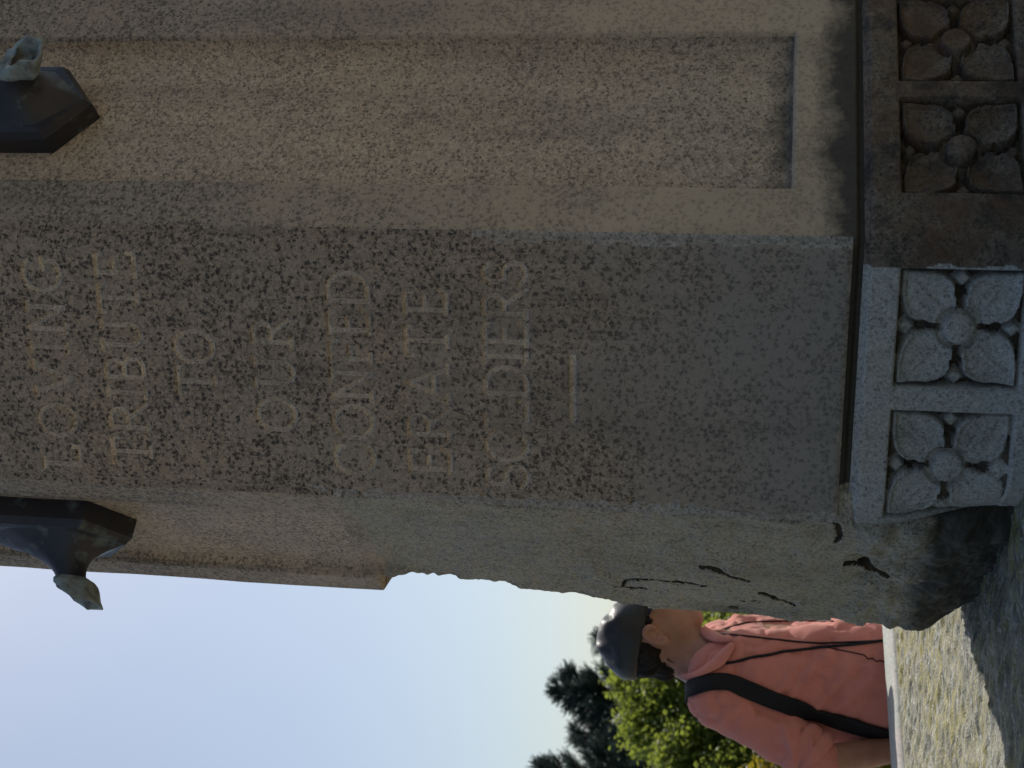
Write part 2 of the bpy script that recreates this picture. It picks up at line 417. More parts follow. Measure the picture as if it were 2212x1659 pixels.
steps = [.0022, .0036, .02, .02, .02, .02, .008, .0026]
K, Q, Pp, N = ring_path([.010] * 8, steps, [5, 5, 3, 3, 3, 3, 4, 4])
zs = np.concatenate([np.arange(-.145, 1.11, .0022), np.arange(1.115, 1.72, .02)])
V, F, fk, fq, fz, H = ring_mesh(K, Q, Pp, N, zs, shaft_h)

MON = empty('stone_pillar', (CTR[0], CTR[1], ZC + LEDGE))
tag(MON, 'tall octagonal brown granite fountain pillar with carved inscription and flower frieze, in shade', 'monument')
lab = np.zeros(len(F), int)                                  # 0 shaft, 1 panel, 2.. letters, 100 recessed panels
onT = (fk == 0) & (fz > -.126)
lab[onT] = 1
lq, lz = fq[onT], fz[onT]; lt = np.ones(onT.sum(), int)
for i, (ch, st) in enumerate(LETTERS):
    pts = np.array([p for pl in st for p in pl]); lo = pts.min(0) - .01; hi = pts.max(0) + .01
    m = (lq > lo[0]) & (lq < hi[0]) & (lz > lo[1]) & (lz < hi[1])
    d = np.full(m.sum(), 1.)
    for pl in st:
        for a, b in zip(pl[:-1], pl[1:]): d = np.minimum(d, segdist(lq[m], lz[m], a, b)[0])
    w_ = lt[m]; w_[d < (.0033 if ch != '-' else .005)] = 2 + i; lt[m] = w_
lab[onT] = lt
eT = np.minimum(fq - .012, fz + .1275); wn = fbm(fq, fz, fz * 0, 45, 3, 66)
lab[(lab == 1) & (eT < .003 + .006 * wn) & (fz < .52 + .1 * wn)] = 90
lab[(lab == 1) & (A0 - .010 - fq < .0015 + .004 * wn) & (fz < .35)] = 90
for k, base in ((1, 100), (7, 101)):
    if k == 1: m = (fk == 1) & (fq > Q_REC[0] + .004) & (fq < Q_REC[1] - .004) & (fz > Z_REC0 + .004) & (fz < Z_REC1 - .004)
    else: m = (fk == 7) & (A0 - fq > .064) & (A0 - fq < .314) & (fz > .58) & (fz < Z_REC1 - .004)
    lab[m] = base
lowL = (fk == 7) & (fz < .55) | (fk == 6)
lab[lowL & (lab == 0)] = 102
lab[(fk == 0) & (fq < .055) & (fz < -.118) & (lab == 0)] = 102
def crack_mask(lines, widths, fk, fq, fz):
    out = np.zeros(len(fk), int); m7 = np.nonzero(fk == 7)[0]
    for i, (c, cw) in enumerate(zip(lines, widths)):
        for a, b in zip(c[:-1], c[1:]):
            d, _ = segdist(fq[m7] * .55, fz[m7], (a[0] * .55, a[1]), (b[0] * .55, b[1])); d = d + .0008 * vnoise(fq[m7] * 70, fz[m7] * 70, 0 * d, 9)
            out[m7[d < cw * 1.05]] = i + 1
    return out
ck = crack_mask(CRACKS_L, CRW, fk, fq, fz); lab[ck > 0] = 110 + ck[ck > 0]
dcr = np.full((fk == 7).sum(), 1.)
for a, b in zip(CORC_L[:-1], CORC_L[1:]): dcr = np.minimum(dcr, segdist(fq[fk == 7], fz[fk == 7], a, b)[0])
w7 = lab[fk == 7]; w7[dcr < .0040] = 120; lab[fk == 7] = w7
m_crack = simple('crack_shade', (.040, .032, .025), .95, .1, .5)  # shade inside the cracks, painted as a near-black colour
def part(name, mask, mat, parent):
    v, f = subset(V, F, mask); return mesh_obj(name, v, f, mat, parent)
part('shaft', lab == 0, m_shaft, MON)
po = part('inscription_panel', lab == 1, m_panel, MON)
tag(po, 'smooth speckled granite panel carved with lines of capital letters')
for i, (ch, st) in enumerate(LETTERS):
    o = part('carved_letter' if ch != '-' else 'carved_dash', lab == 2 + i, m_cut, po)
part('worn_lit_edge', lab == 90, m_edge, MON)
part('recessed_panel', lab == 100, m_rec, MON)
part('recessed_panel', lab == 101, m_rec, MON)
tag(part('weathered_corner', lab == 102, m_patch, MON), 'broken and cracked grey corner of the pillar')
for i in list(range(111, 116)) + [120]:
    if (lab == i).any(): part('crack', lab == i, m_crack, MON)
# capstone above the frame
def prism(poly, z0, z1, name, mat, parent):
    n = len(poly); v = [(p[0], p[1], z0) for p in poly] + [(p[0], p[1], z1) for p in poly]
    f = [(i, (i + 1) % n, n + (i + 1) % n, n + i) for i in range(n)] + [tuple(range(n - 1, -1, -1)), tuple(range(n, 2 * n))]
    return mesh_obj(name, v, f, mat, parent, False)
prism([CTR + (p - CTR) * 1.09 for p in corn], ZC + 1.70, ZC + 1.83, 'capstone', m_shaft, MON)

# ------------------------------------------------------------------ base course with flower frieze
FR = .0725                                  # half width of a flower frame
FLOWERS = [(0, A0 / 2 + .077, -.2575), (0, A0 / 2 - .1025, -.2575), (1, .1365, -.2575), (1, .3150, -.2575)]
FLOWERS += [(k, q, -.2575) for k in (2, 3, 4, 5) for q in (lens[k] / 2 - .09, lens[k] / 2 + .09)]
def flower(u, v):
    """relief height and part id inside a square frame, u,v in -1..1"""
    h = np.zeros_like(u); pid = np.zeros(u.shape, int); r = np.hypot(u, v)
    for i, (sx, sy) in enumerate(((1, 1), (-1, 1), (-1, -1), (1, -1))):
        x = (u * sx + v * sy) / math.sqrt(2); y = (u * sx - v * sy) / math.sqrt(2)
        wd = np.interp(x, [.22, .30, .40, .50, .60, .72, .85, .98, 1.1, 1.2, 1.3, 1.39], [0, .20, .30, .385, .44, .465, .435, .36, .26, .165, .075, 0])
        e = np.where(wd > 0, 1 - np.abs(y) / (wd + 1e-6), -1)
        dist = np.where((wd > 0) & (x > .24), (wd - np.abs(y)), -1)
        inside = dist > -.03
        rise = sstep(-.03, .035, dist)
        dish = .30 * np.exp(-((y / .17) ** 2)) * sstep(.3, .5, x) * sstep(1.25, .9, x)   # a hollow down the middle of the petal
        hp = rise * (.70 - .55 * dish + .30 * sstep(.10, .03, dist) + .14 * np.exp(-(y / .035) ** 2) * sstep(.4, .6, x) * sstep(1.2, 1.0, x))
        m = inside & (hp > h); h = np.where(m, hp, h); pid = np.where(dist > -.035, i + 1, pid)
    ringm = sstep(.40, .36, r); h = np.where(r < .40, h * (1 - ringm) + .30 * ringm, h)
    hb = sstep(.30, .25, r) * (.95 + .08 * (1 - (r / .3) ** 2)); m = r < .31
    h = np.where(m, np.maximum(h, hb), h); pid = np.where(r < .31, 5, pid)
    for i, (bx, by) in enumerate(((1, 0), (0, 1), (-1, 0), (0, -1))):
        a = np.abs(u - bx * .86) + np.abs(v - by * .86); hb = .62 * sstep(.20, .10, a); m = (a < .2)
        h = np.where(m, np.maximum(h, hb), h); pid = np.where(m, 6 + i, pid)
        d = np.hypot(u - bx * .60, v - by * .60); hm = sstep(.13, .09, d); h = h * (1 - hm) - .35 * hm; pid = np.where(d < .10, 0, pid)
    return h, pid
def corner_wear(l, z): return .055 * sstep(.085, -.01, l + .22 * (z + .30)) ** 1.6 * sstep(-.17, -.33, z)
def base_h(K, Q, Z, Pp):
    X = np.broadcast_to(Pp[:, 0], Q.shape); Y = np.broadcast_to(Pp[:, 1], Q.shape)
    H = np.where(K < 6, .009, 0.) + fbm(X, Y, Z, 24, 3, 31) * .0016
    H -= np.where(K < 6, .009, 0.) * sstep(-.150, -.138, Z)                                # eased top edge
    for k, qc, zc in FLOWERS:
        m = (K == k) & (np.abs(Q - qc) < FR + .004) & (np.abs(Z - zc) < FR + .004)
        u = (Q[m] - qc) / FR; v = (Z[m] - zc) / FR
        fl, _ = flower(np.clip(u, -1, 1), np.clip(v, -1, 1))
        rec = sstep(1.035, .985, np.maximum(np.abs(u), np.abs(v)))
        wear = 1 - .35 * np.maximum(0, fbm(u, v, 0 * u + qc * 50, 1.6, 2, 12))
        if k == 0 and qc < A0 / 2: wear = wear * (1 - .75 * sstep(-.1, .9, -v * .75 - u * .6)); rec = rec * (1 - .8 * sstep(.15, 1.1, -v * .75 - u * .6))
        H[m] += -.026 * rec + .0235 * rec * fl * wear
    mm = K == 0; H[mm] -= .009 * sstep(.06, 0, Q[mm])
    # worn rounding at the left corner and the lumpy left side
    m = K == 0; q = Q[m]; z = Z[m]
    H[m] -= corner_wear(q, z)
    m = (K == 7) | (K == 6); z = Z[m]; x = X[m]; y = Y[m]
    H[m] += (.012 * fbm(x, y, z, 8, 3, 40) + .0085 * fbm(x, y, z, 34, 4, 44)) * sstep(-.139, -.18, z) - .035 * sstep(-.27, -.37, z)
    m = K == 7; q = Q[m]; z = Z[m]; h = np.zeros(q.shape)
    h -= corner_wear(lens[7] - q, z)
    h0 = h.copy()
    for c, cw in zip(CRB_L, CRBW):
        for a, b in zip(c[:-1], c[1:]):
            d, t = segdist(q * .55, z, (a[0] * .55, a[1]), (b[0] * .55, b[1])); d = d + .0008 * vnoise(q * 70, z * 70, 0 * z, 9)
            h = np.where(d < cw, np.minimum(h, h0 - .009 * np.clip(1 - d / cw, 0, 1) ** .6), h)
    H[m] += h
    return H
steps = [.0021, .0024, .014, .014, .014, .014, .008, .0026]
K, Q, Pp, N = ring_path([.050, .008, .01, .01, .01, .01, .04, .05], steps, [12, 5, 3, 3, 3, 3, 6, 8])
zs = np.concatenate([np.arange(-.370, -.1379, .0021)])
V, F, fk, fq, fz, H = ring_mesh(K, Q, Pp, N, zs, base_h)
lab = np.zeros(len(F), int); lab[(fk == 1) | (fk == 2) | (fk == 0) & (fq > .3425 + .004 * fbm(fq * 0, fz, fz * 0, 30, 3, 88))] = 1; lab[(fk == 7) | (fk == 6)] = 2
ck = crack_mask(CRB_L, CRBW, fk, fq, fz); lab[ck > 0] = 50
for i, (k, qc, zc) in enumerate(FLOWERS[:4]):
    m = (fk == k) & (np.abs(fq - qc) < FR * .99) & (np.abs(fz - zc) < FR * .99)
    _, pid = flower((fq[m] - qc) / FR, (fz[m] - zc) / FR)
    lab[m] = 100 + 20 * i + pid
part('base_block', lab == 0, m_base, MON)
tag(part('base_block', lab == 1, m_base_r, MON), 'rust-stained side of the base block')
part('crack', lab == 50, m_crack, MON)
tag(part('base_block', lab == 2, m_patch, MON), 'worn rough corner of the base block')
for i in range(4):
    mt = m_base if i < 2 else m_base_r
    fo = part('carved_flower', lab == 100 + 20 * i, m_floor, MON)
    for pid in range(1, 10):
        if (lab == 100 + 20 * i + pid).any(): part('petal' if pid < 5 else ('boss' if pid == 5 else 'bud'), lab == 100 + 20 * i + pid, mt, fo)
# top of the base course and the bed under the shaft
prism([CTR + (p - CTR) * .978 for p in corn], ZC - .165, ZC - .1395, 'bed_joint', m_patch, MON)

# ------------------------------------------------------------------ bronze spouts
def spout(k, q, z, bent):
    n3 = np.append(fnorm(k), 0); t3 = np.append(dirs[k], 0); u3 = np.array([0, 0, 1.])
    o = np.array([*(corn[k] + dirs[k] * q), z + ZC])
    def P(x, y, d): return o + t3 * x + u3 * y + n3 * d
    hexa = [(-.064, -.050), (0, -.104), (.064, -.050), (.064, .118), (0, .165), (-.064, .118)]
    V, F = [], []
    for sc, d in ((1., -.022), (1., .010), (.93, .022), (.80, .024)):
        V += [P(x * sc, y * sc + .015 * (1 - sc), d) for x, y in hexa]
    for r in range(3):
        for i in range(6): F.append((r * 6 + i, r * 6 + (i + 1) % 6, r * 6 + 6 + (i + 1) % 6, r * 6 + 6 + i))
    F.append((18, 19, 20, 21, 22, 23))
    pl = mesh_obj('water_spout', V, F, m_bronze, MON, False)
    # flared body: hexagon easing to a rounded neck
    V, F = [], []; nseg = 24; prof = np.linspace(0, 1, 15)
    for t in prof:
        s = (1 - t) ** 2.8; d = .020 + .074 * t; cy = .010 * (1 - t) - .030 * t
        for i in range(nseg):
            a = 2 * math.pi * i / nseg
            hx = .056 * math.cos(a) / max(abs(math.cos(a)), abs(math.cos(a)) * .8 + abs(math.sin(a)) * .35); 
            rad = 1 / max(abs(math.cos(a)), .55 * abs(math.cos(a)) + .86 * abs(math.sin(a)))
            big = (.056 * math.cos(a) * rad, (.094 if math.sin(a) < 0 else .135) * math.sin(a) * rad)
            sml = (.021 * math.cos(a), .023 * math.sin(a))
            V.append(P(sml[0] + (big[0] - sml[0]) * s, cy + sml[1] + (big[1] - sml[1]) * s, d))
    for r in range(len(prof) - 1):
        for i in range(nseg): F.append((r * nseg + i, r * nseg + (i + 1) % nseg, (r + 1) * nseg + (i + 1) % nseg, (r + 1) * nseg + i))
    mesh_obj('spout_body', V, F, m_bronze, pl)
    # lip: thick-walled mouth turned a little down, with uneven edge
    V, F = [], []; ringsL = [(.084, .98, 0), (.089, 1.12, -.001), (.096, 1.15, -.004), (.112, 1.10, -.012), (.122, 1.05, -.020), (.121, .82, -.020), (.104, .70, -.012), (.092, .6, -.006)]
    for d, s, dy in ringsL:
        for i in range(nseg):
            a = 2 * math.pi * i / nseg; wob = .88 / max(abs(math.cos(a)), abs(math.sin(a))) ** .6 + .06 * math.sin(3 * a + 1) + .04 * math.sin(5 * a)
            cut = -.020 * max(0, math.sin(a)) if d > .11 else 0
            V.append(P(.027 * s * wob * math.cos(a), -.031 + dy + .031 * s * wob * math.sin(a), d + cut - .10 * dy * math.sin(a)))
    for r in range(len(ringsL) - 1):
        for i in range(nseg): F.append((r * nseg + i, r * nseg + (i + 1) % nseg, (r + 1) * nseg + (i + 1) % nseg, (r + 1) * nseg + i))
    F.append(tuple(range((len(ringsL) - 1) * nseg, len(ringsL) * nseg)))
    mesh_obj('spout_lip', V, F, m_verd, pl)
    return pl
tag(spout(1, .1876 + .011, 1.027, 0), 'dark bronze water spout in the middle of the right-hand recessed panel')
tag(spout(7, A0 - .178, 1.024, 1), 'dark bronze water spout jutting out past the left edge of the pillar')

# ------------------------------------------------------------------ ledge the pillar stands on
def ledge_mat(smooth):
    k = NT('granite_ledge_margin' if smooth else 'granite_ledge_hammered')
    b = k.mix(k.mr(k.noise(4, 5), .35, .65), c4(.30, .285, .26) if smooth else c4(.205, .205, .165), c4(.28, .315, .285) if smooth else c4(.165, .165, .135))
    v = k.vor(160, out='Color'); sx = k.n('ShaderNodeSeparateColor'); k.set(sx.inputs[0], v)
    b = k.mix(k.mr(sx.outputs[0], .2, .0, 0, .6), b, c4(.07, .068, .062))
    b = k.mix(k.mr(sx.outputs[1], .75, 1, 0, .5), b, c4(.5, .49, .46))
    if smooth: b = k.mix(k.mr(k.noise(5, 4), .5, .7, 0, .35), b, c4(.34, .23, .2))
    else:
        stv = k.mapping((18, 95, 30)); li = k.math('MULTIPLY', k.mr(k.noise(3.2, 4, .6), .34, .54), k.mr(k.noise(1, 4, .6, stv), .42, .56))
        b = k.mix(k.math('MULTIPLY', li, .9), b, c4(.24, .21, .06))
        b = k.mix(k.mr(k.noise(1.3, 4, .6, stv), .50, .62, 0, .8), b, c4(.08, .08, .06)); b = k.mix(k.mr(k.noise(1.7, 3, .6, stv), .58, .68, 0, .8), b, c4(.34, .34, .30))
    k.bump(k.noise(210, 4, .6), .7 if not smooth else .35, .004 if not smooth else .0015)
    return k.fin(b, .75, .35)
m_led, m_ledm = ledge_mat(False), ledge_mat(True)
eA = aty(1909.4, 1363.5, 1); eB = aty(1928.6, 1659, 1)
LZ = ZC + LEDGE
pA = onplane(1909.4, 1363.5, [0, 0, LZ], np.array([0, 0, 1.])); pB = onplane(1928.6, 1659, [0, 0, LZ], np.array([0, 0, 1.]))
LED_AN = math.atan2(pA[1] - pB[1], pA[0] - pB[0])
ex = np.array([math.cos(LED_AN), math.sin(LED_AN)]); ey = np.array([-ex[1], ex[0]])
pm = (pA + pB)[:2] / 2
HB = (pm - CTR) @ ey                         # half depth of the slab
HA = HB + .06
LED = empty('granite_ledge', (CTR[0], CTR[1], LZ - .35))
tag(LED, 'wide rough-hammered pale granite ledge under the pillar, sunlit with yellow lichen', 'ledge')
MG = .15
def led_grid(u0, u1, v0, v1, st, mat, name, amp):
    us = np.linspace(u0, u1, max(2, int((u1 - u0) / st) + 1)); vv = np.linspace(v0, v1, max(2, int((v1 - v0) / st) + 1))
    Ug, Vg = np.meshgrid(us, vv)
    X = CTR[0] + ex[0] * Ug + ey[0] * Vg; Y = CTR[1] + ex[1] * Ug + ey[1] * Vg
    d = np.minimum(np.minimum(Ug - u0, u1 - Ug), np.minimum(Vg - v0, v1 - Vg))
    Zz = LZ - .004 + amp * (fbm(X * .33, Y * 1.1, 0 * X, 100, 2, 70) * .8 + .5 * fbm(X, Y, 0 * X, 16, 2, 71)) * sstep(0, .02, d)
    n, m = Ug.shape; idx = np.arange(n * m).reshape(n, m)
    Ff = np.stack([idx[:-1, :-1], idx[:-1, 1:], idx[1:, 1:], idx[1:, :-1]], -1).reshape(-1, 4)
    return mesh_obj(name, np.stack([X, Y, Zz], -1).reshape(-1, 3), Ff, mat, LED)
led_grid(-HA + MG, HA - MG, -HB + MG, HB - MG, .0045, m_led, 'hammered_top', .0060)
def slab_part(u0, u1, v0, v1, z0, z1, name, mat, bev=.02, segs=4):
    import bmesh
    bm = bmesh.new()
    vs_ = [bm.verts.new((CTR[0] + ex[0] * u + ey[0] * v, CTR[1] + ex[1] * u + ey[1] * v, z)) for z in (z0, z1) for u, v in ((u0, v0), (u1, v0), (u1, v1), (u0, v1))]
    for f in ((3, 2, 1, 0), (4, 5, 6, 7), (0, 1, 5, 4), (1, 2, 6, 5), (2, 3, 7, 6), (3, 0, 4, 7)): bm.faces.new([vs_[i] for i in f])
    if bev: bmesh.ops.bevel(bm, geom=list(bm.edges), offset=bev, segments=segs, profile=.5, affect='EDGES')
    me = bpy.data.meshes.new(name); bm.to_mesh(me); bm.free(); me.materials.append(mat)
    for p_ in me.polygons: p_.use_smooth = True
    o = bpy.data.objects.new(name, me); C.objects.link(o); put(o, LED); return o
slab_part(-HA, HA, HB - MG, HB, LZ - .22, LZ + .006, 'smooth_margin', m_ledm, .022)
slab_part(-HA, HA, -HB, -HB + MG, LZ - .22, LZ + .006, 'smooth_margin', m_ledm, .022)
slab_part(-HA, -HA + MG, -HB + MG + .001, HB - MG - .001, LZ - .22, LZ + .006, 'smooth_margin', m_ledm, .022)
slab_part(HA - MG, HA, -HB + MG + .001, HB - MG - .001, LZ - .22, LZ + .006, 'smooth_margin', m_ledm, .022)
slab_part(-HA + .12, HA - .12, -HB + .12, HB - .12, 0, LZ - .03, 'pedestal_wall', m_ledm, .01, 1)

# ------------------------------------------------------------------ signed distance bodies -> mesh (for the person)
class SDF:
    def __init__(s, xs, ys, zs):
        s.x, s.y, s.z = [np.asarray(v, np.float32) for v in (xs, ys, zs)]
        s.d = np.full((len(xs), len(ys), len(zs)), 1., np.float32)
    def _box(s, lo, hi):
        sl = []
        for ax, a, b in ((s.x, lo[0], hi[0]), (s.y, lo[1], hi[1]), (s.z, lo[2], hi[2])):
            i = max(0, np.searchsorted(ax, a) - 1); j = min(len(ax), np.searchsorted(ax, b) + 1); sl.append(slice(i, max(j, i + 1)))
        return tuple(sl)
    def _pts(s, sl):
        return np.meshgrid(s.x[sl[0]], s.y[sl[1]], s.z[sl[2]], indexing='ij')
    def _merge(s, sl, d, k, sub=False):
        o = s.d[sl]
        if sub: d = -d; h = np.clip(.5 - .5 * (d - o) / k, 0, 1); s.d[sl] = np.maximum(o, d) + 0 * h
        else:
            h = np.clip(.5 + .5 * (d - o) / k, 0, 1); s.d[sl] = d * (1 - h) + o * h - k * h * (1 - h)
    def cap(s, a, b, r0, r1, k=.02, sub=False):
        a = np.asarray(a, float); b = np.asarray(b, float); R = max(r0, r1) + k + .03
        sl = s._box(np.minimum(a, b) - R, np.maximum(a, b) + R); X, Y, Z = s._pts(sl); v = b - a
        t = np.clip(((X - a[0]) * v[0] + (Y - a[1]) * v[1] + (Z - a[2]) * v[2]) / (v @ v + 1e-9), 0, 1)
        d = np.sqrt((X - a[0] - t * v[0]) ** 2 + (Y - a[1] - t * v[1]) ** 2 + (Z - a[2] - t * v[2]) ** 2) - (r0 + (r1 - r0) * t)
        s._merge(sl, d, k, sub)
    def ell(s, c, r, ax=None, k=.02, sub=False):
        c = np.asarray(c, float); r = np.asarray(r, float); ax = np.eye(3) if ax is None else np.asarray(ax, float)
        R = r.max() + k + .03; sl = s._box(c - R, c + R); X, Y, Z = s._pts(sl)
        L = [((X - c[0]) * ax[i][0] + (Y - c[1]) * ax[i][1] + (Z - c[2]) * ax[i][2]) for i in range(3)]
        k0 = np.sqrt(sum((L[i] / r[i]) ** 2 for i in range(3))); k1 = np.sqrt(sum((L[i] / r[i] ** 2) ** 2 for i in range(3)))
        s._merge(sl, k0 * (k0 - 1) / (k1 + 1e-9), k, sub)
    def mesh(s):
        d = s.d; ins = d < 0
        nx, ny, nz = d.shape
        c = [ins[i:nx - 1 + i, j:ny - 1 + j, k:nz - 1 + k] for i in (0, 1) for j in (0, 1) for k in (0, 1)]
        cnt = sum(q.astype(np.int8) for q in c); act = (cnt > 0) & (cnt < 8)
        I, J, Kk = np.nonzero(act); vid = -np.ones(act.shape, np.int64); vid[I, J, Kk] = np.arange(len(I))
        acc = np.zeros((len(I), 3)); num = np.zeros(len(I))
        offs = [(i, j, k) for i in (0, 1) for j in (0, 1) for k in (0, 1)]
        val = {o: d[I + o[0], J + o[1], Kk + o[2]] for o in offs}
        pos = {o: np.stack([s.x[I + o[0]], s.y[J + o[1]], s.z[Kk + o[2]]], -1) for o in offs}
        for a in offs:
            for axi in range(3):
                if a[axi]: continue
                b = list(a); b[axi] = 1; b = tuple(b)
                va, vb = val[a], val[b]; m = (va < 0) != (vb < 0)
                t = np.where(m, va / np.where(m, va - vb, 1), 0)
                acc += np.where(m[:, None], pos[a] + (pos[b] - pos[a]) * t[:, None], 0); num += m
        Vv = acc / num[:, None]; Fs = []
        for axi in range(3):
            a = [slice(0, n) for n in (nx, ny, nz)]; b = list(a)
            a[axi] = slice(0, -1); b[axi] = slice(1, None)
            A = ins[tuple(a)]; B = ins[tuple(b)]
            E = np.argwhere(A != B)
            o1, o2 = [q for q in range(3) if q != axi]
            sh = act.shape
            E = E[(E[:, o1] > 0) & (E[:, o2] > 0) & (E[:, o1] < sh[o1]) & (E[:, o2] < sh[o2])]
            def g(d1, d2):
                q = E.copy(); q[:, o1] -= d1; q[:, o2] -= d2; return vid[q[:, 0], q[:, 1], q[:, 2]]
            quad = np.stack([g(1, 1), g(0, 1), g(0, 0), g(1, 0)], -1)
            fl = A[E[:, 0], E[:, 1], E[:, 2]]
            if axi == 1: fl = ~fl
            quad[~fl] = quad[~fl][:, ::-1]
            Fs.append(quad)
        return Vv, np.concatenate(Fs)
def axis_grid(segs):
    out = [segs[0][0]]
    for a, b, st in segs:
        n = max(1, int(round((b - a) / st))); out += list(a + (b - a) * np.arange(1, n + 1) / n)
    return np.array(out)
def vnorm(Vv, Fq):
    n = np.cross(Vv[Fq[:, 2]] - Vv[Fq[:, 0]], Vv[Fq[:, 3]] - Vv[Fq[:, 1]]); r = np.zeros_like(Vv)
    for i in range(4): np.add.at(r, Fq[:, i], n)
    return r / (np.linalg.norm(r, axis=1)[:, None] + 1e-12)
def lap(Vv, Fq, it=2, f=.5):
    for _ in range(it):
        s_ = np.zeros_like(Vv); c_ = np.zeros(len(Vv))
        for i in range(4):
            a, b = Fq[:, i], Fq[:, (i + 1) % 4]; np.add.at(s_, a, Vv[b]); np.add.at(c_, a, 1); np.add.at(s_, b, Vv[a]); np.add.at(c_, b, 1)
        Vv = Vv + f * (s_ / c_[:, None] - Vv)
    return Vv

# ------------------------------------------------------------------ the person behind the ledge
YP = 3.45
def skin_mat():
    k = NT('skin'); c = k.mix(k.mr(k.noise(22, 4), .3, .7), c4(.29, .14, .09), c4(.39, .205, .14))
    k.p.inputs['Subsurface Weight'].default_value = .45; k.p.inputs['Subsurface Radius'].default_value = (.016, .005, .003); k.p.inputs['Subsurface Scale'].default_value = 1
    k.bump(k.noise(350, 3), .15, .0006); return k.fin(c, .5, .4)
def cloth_mat(name, a, b, rough=.85, weave=900):
    k = NT(name); c = k.mix(k.mr(k.noise(18, 4), .3, .7), a, b); c = k.mix(k.mr(k.noise(260, 2), .3, .7, 0, .25), c, tuple(x * .7 for x in a[:3]) + (1,))
    k.bump(k.math('ADD', k.noise(weave, 2), k.math('MULTIPLY', k.noise(42, 4), 2.)), .35, .0016); k.p.inputs['Sheen Weight'].default_value = .15; return k.fin(c, rough, .2)
m_skin = skin_mat()
m_shirt = cloth_mat('pink_cotton', c4(.52, .185, .148), c4(.58, .215, .172))
m_trous = cloth_mat('dark_denim', c4(.018, .022, .035), c4(.03, .035, .05))
m_cap = simple('black_cap_cloth', (.018, .018, .020), .42, .35, .25, 40, .5, 160, .002, 0, .05)
m_hair = simple('dark_hair', (.010, .007, .005), .6, .25, .3, 80, 1, 180, .006)
m_strap = simple('black_webbing', (.008, .008, .010), .75, .25, .2, 60, .4, 700, .0012)
m_shoe = simple('brown_shoe', (.06, .035, .02), .6)
m_eye = simple('eye_white', (.7, .68, .65), .2, .5, .03); m_iris = simple('eye_iris', (.03, .02, .012), .2)

PE = empty('person', (-.70, YP, 0))
tag(PE, 'person in a dark cap and pink shirt with rolled sleeves, head bowed, behind the ledge', 'person')
YAW = R_(1)
fw = np.array([math.cos(YAW), -math.sin(YAW), 0]); rg = np.array([-math.sin(YAW), -math.cos(YAW), 0]); zz = np.array([0, 0, 1.])
E0 = aty(1423, 1368, YP)                                 # middle of the head at ear level
HY = R_(9)
hx = np.array([math.cos(HY), math.sin(HY), 0]); hl = np.array([math.sin(HY), -math.cos(HY), 0])
def Hd(r, u, l=0): return E0 + hx * r * .001 + zz * u * .001 + hl * l * .001
def tilt(a): return [hx * math.cos(a) + zz * math.sin(a), -hx * math.sin(a) + zz * math.cos(a), hl]
TL = R_(-24)
TC = aty(1660, 1440, YP); WC = aty(1900, 1445, YP)
PEL = np.array([WC[0] - .01, WC[1], .93])
NB = aty(1535, 1432, YP)                                  # base of the neck
SR = aty(1545, 1503, YP) + np.array([0, -.150, 0]); d_ = ray(1548, 1508); SR = CAM + d_ * ((YP - .145) / d_[1])
ER = aty(1775, 1646, YP - .20); WR = aty(2020, 1603, YP - .12)
SL = TC + np.array([0, 0, .12]) - rg * .165; EL = SL + np.array([-.10, .02, -.28]); WL = aty(2000, 1345, YP + .12)
HRn = aty(2120, 1575, YP - .10)
xs = axis_grid([(-1.15, -.95, .012), (-.95, -.83, .008), (-.83, -.45, .0042), (-.45, -.2, .01)])
ys = axis_grid([(3.0, 3.30, .008), (3.30, 3.60, .0042), (3.60, 3.85, .01)])
zg = axis_grid([(0.0, 1.0, .012), (1.0, 1.50, .008), (1.50, 1.83, .0042)])
B = SDF(xs, ys, zg)
# head
B.ell(Hd(-12, 50), (.098, .086, .077), tilt(TL), .02)
B.ell(Hd(42, -8), (.056, .074, .062), tilt(TL - .15), .02)
B.cap(Hd(8, -48, 22), Hd(46, -80, 8), .036, .022, .025); B.cap(Hd(8, -48, -22), Hd(46, -80, -8), .036, .022, .025)
B.ell(Hd(47, -83), (.020, .018, .024), None, .02)
B.cap(Hd(92, 18), Hd(108, -18), .010, .015, .015)        # nose
B.cap(Hd(86, -40, -16), Hd(86, -40, 16), .010, .010, .012); B.cap(Hd(80, -55, -13), Hd(80, -55, 13), .010, .010, .010)
B.cap(Hd(92, 24, -28), Hd(92, 24, 28), .010, .010, .015)
for sg in (-1, 1):                                         # ears
    B.ell(Hd(-8, 6, sg * 76), (.019, .031, .010), tilt(TL), .008)
    ea = tilt(TL)
    hel = [Hd(0, 0, sg * 86) + ea[0] * p + ea[1] * q for p, q in ((.010, .012), (.008, .024), (-.004, .031), (-.017, .026), (-.022, .010), (-.021, -.006), (-.015, -.020), (-.007, -.030), (.001, -.024))]
    for p_, q_ in zip(hel[:-1], hel[1:]): B.cap(p_, q_, .0058, .0058, .006)
    B.ell(Hd(3, 0, sg * 84), (.008, .014, .009), tilt(TL), .006, True)
B.cap(Hd(-38, -5), Hd(-62, -120), .058, .060, .03)
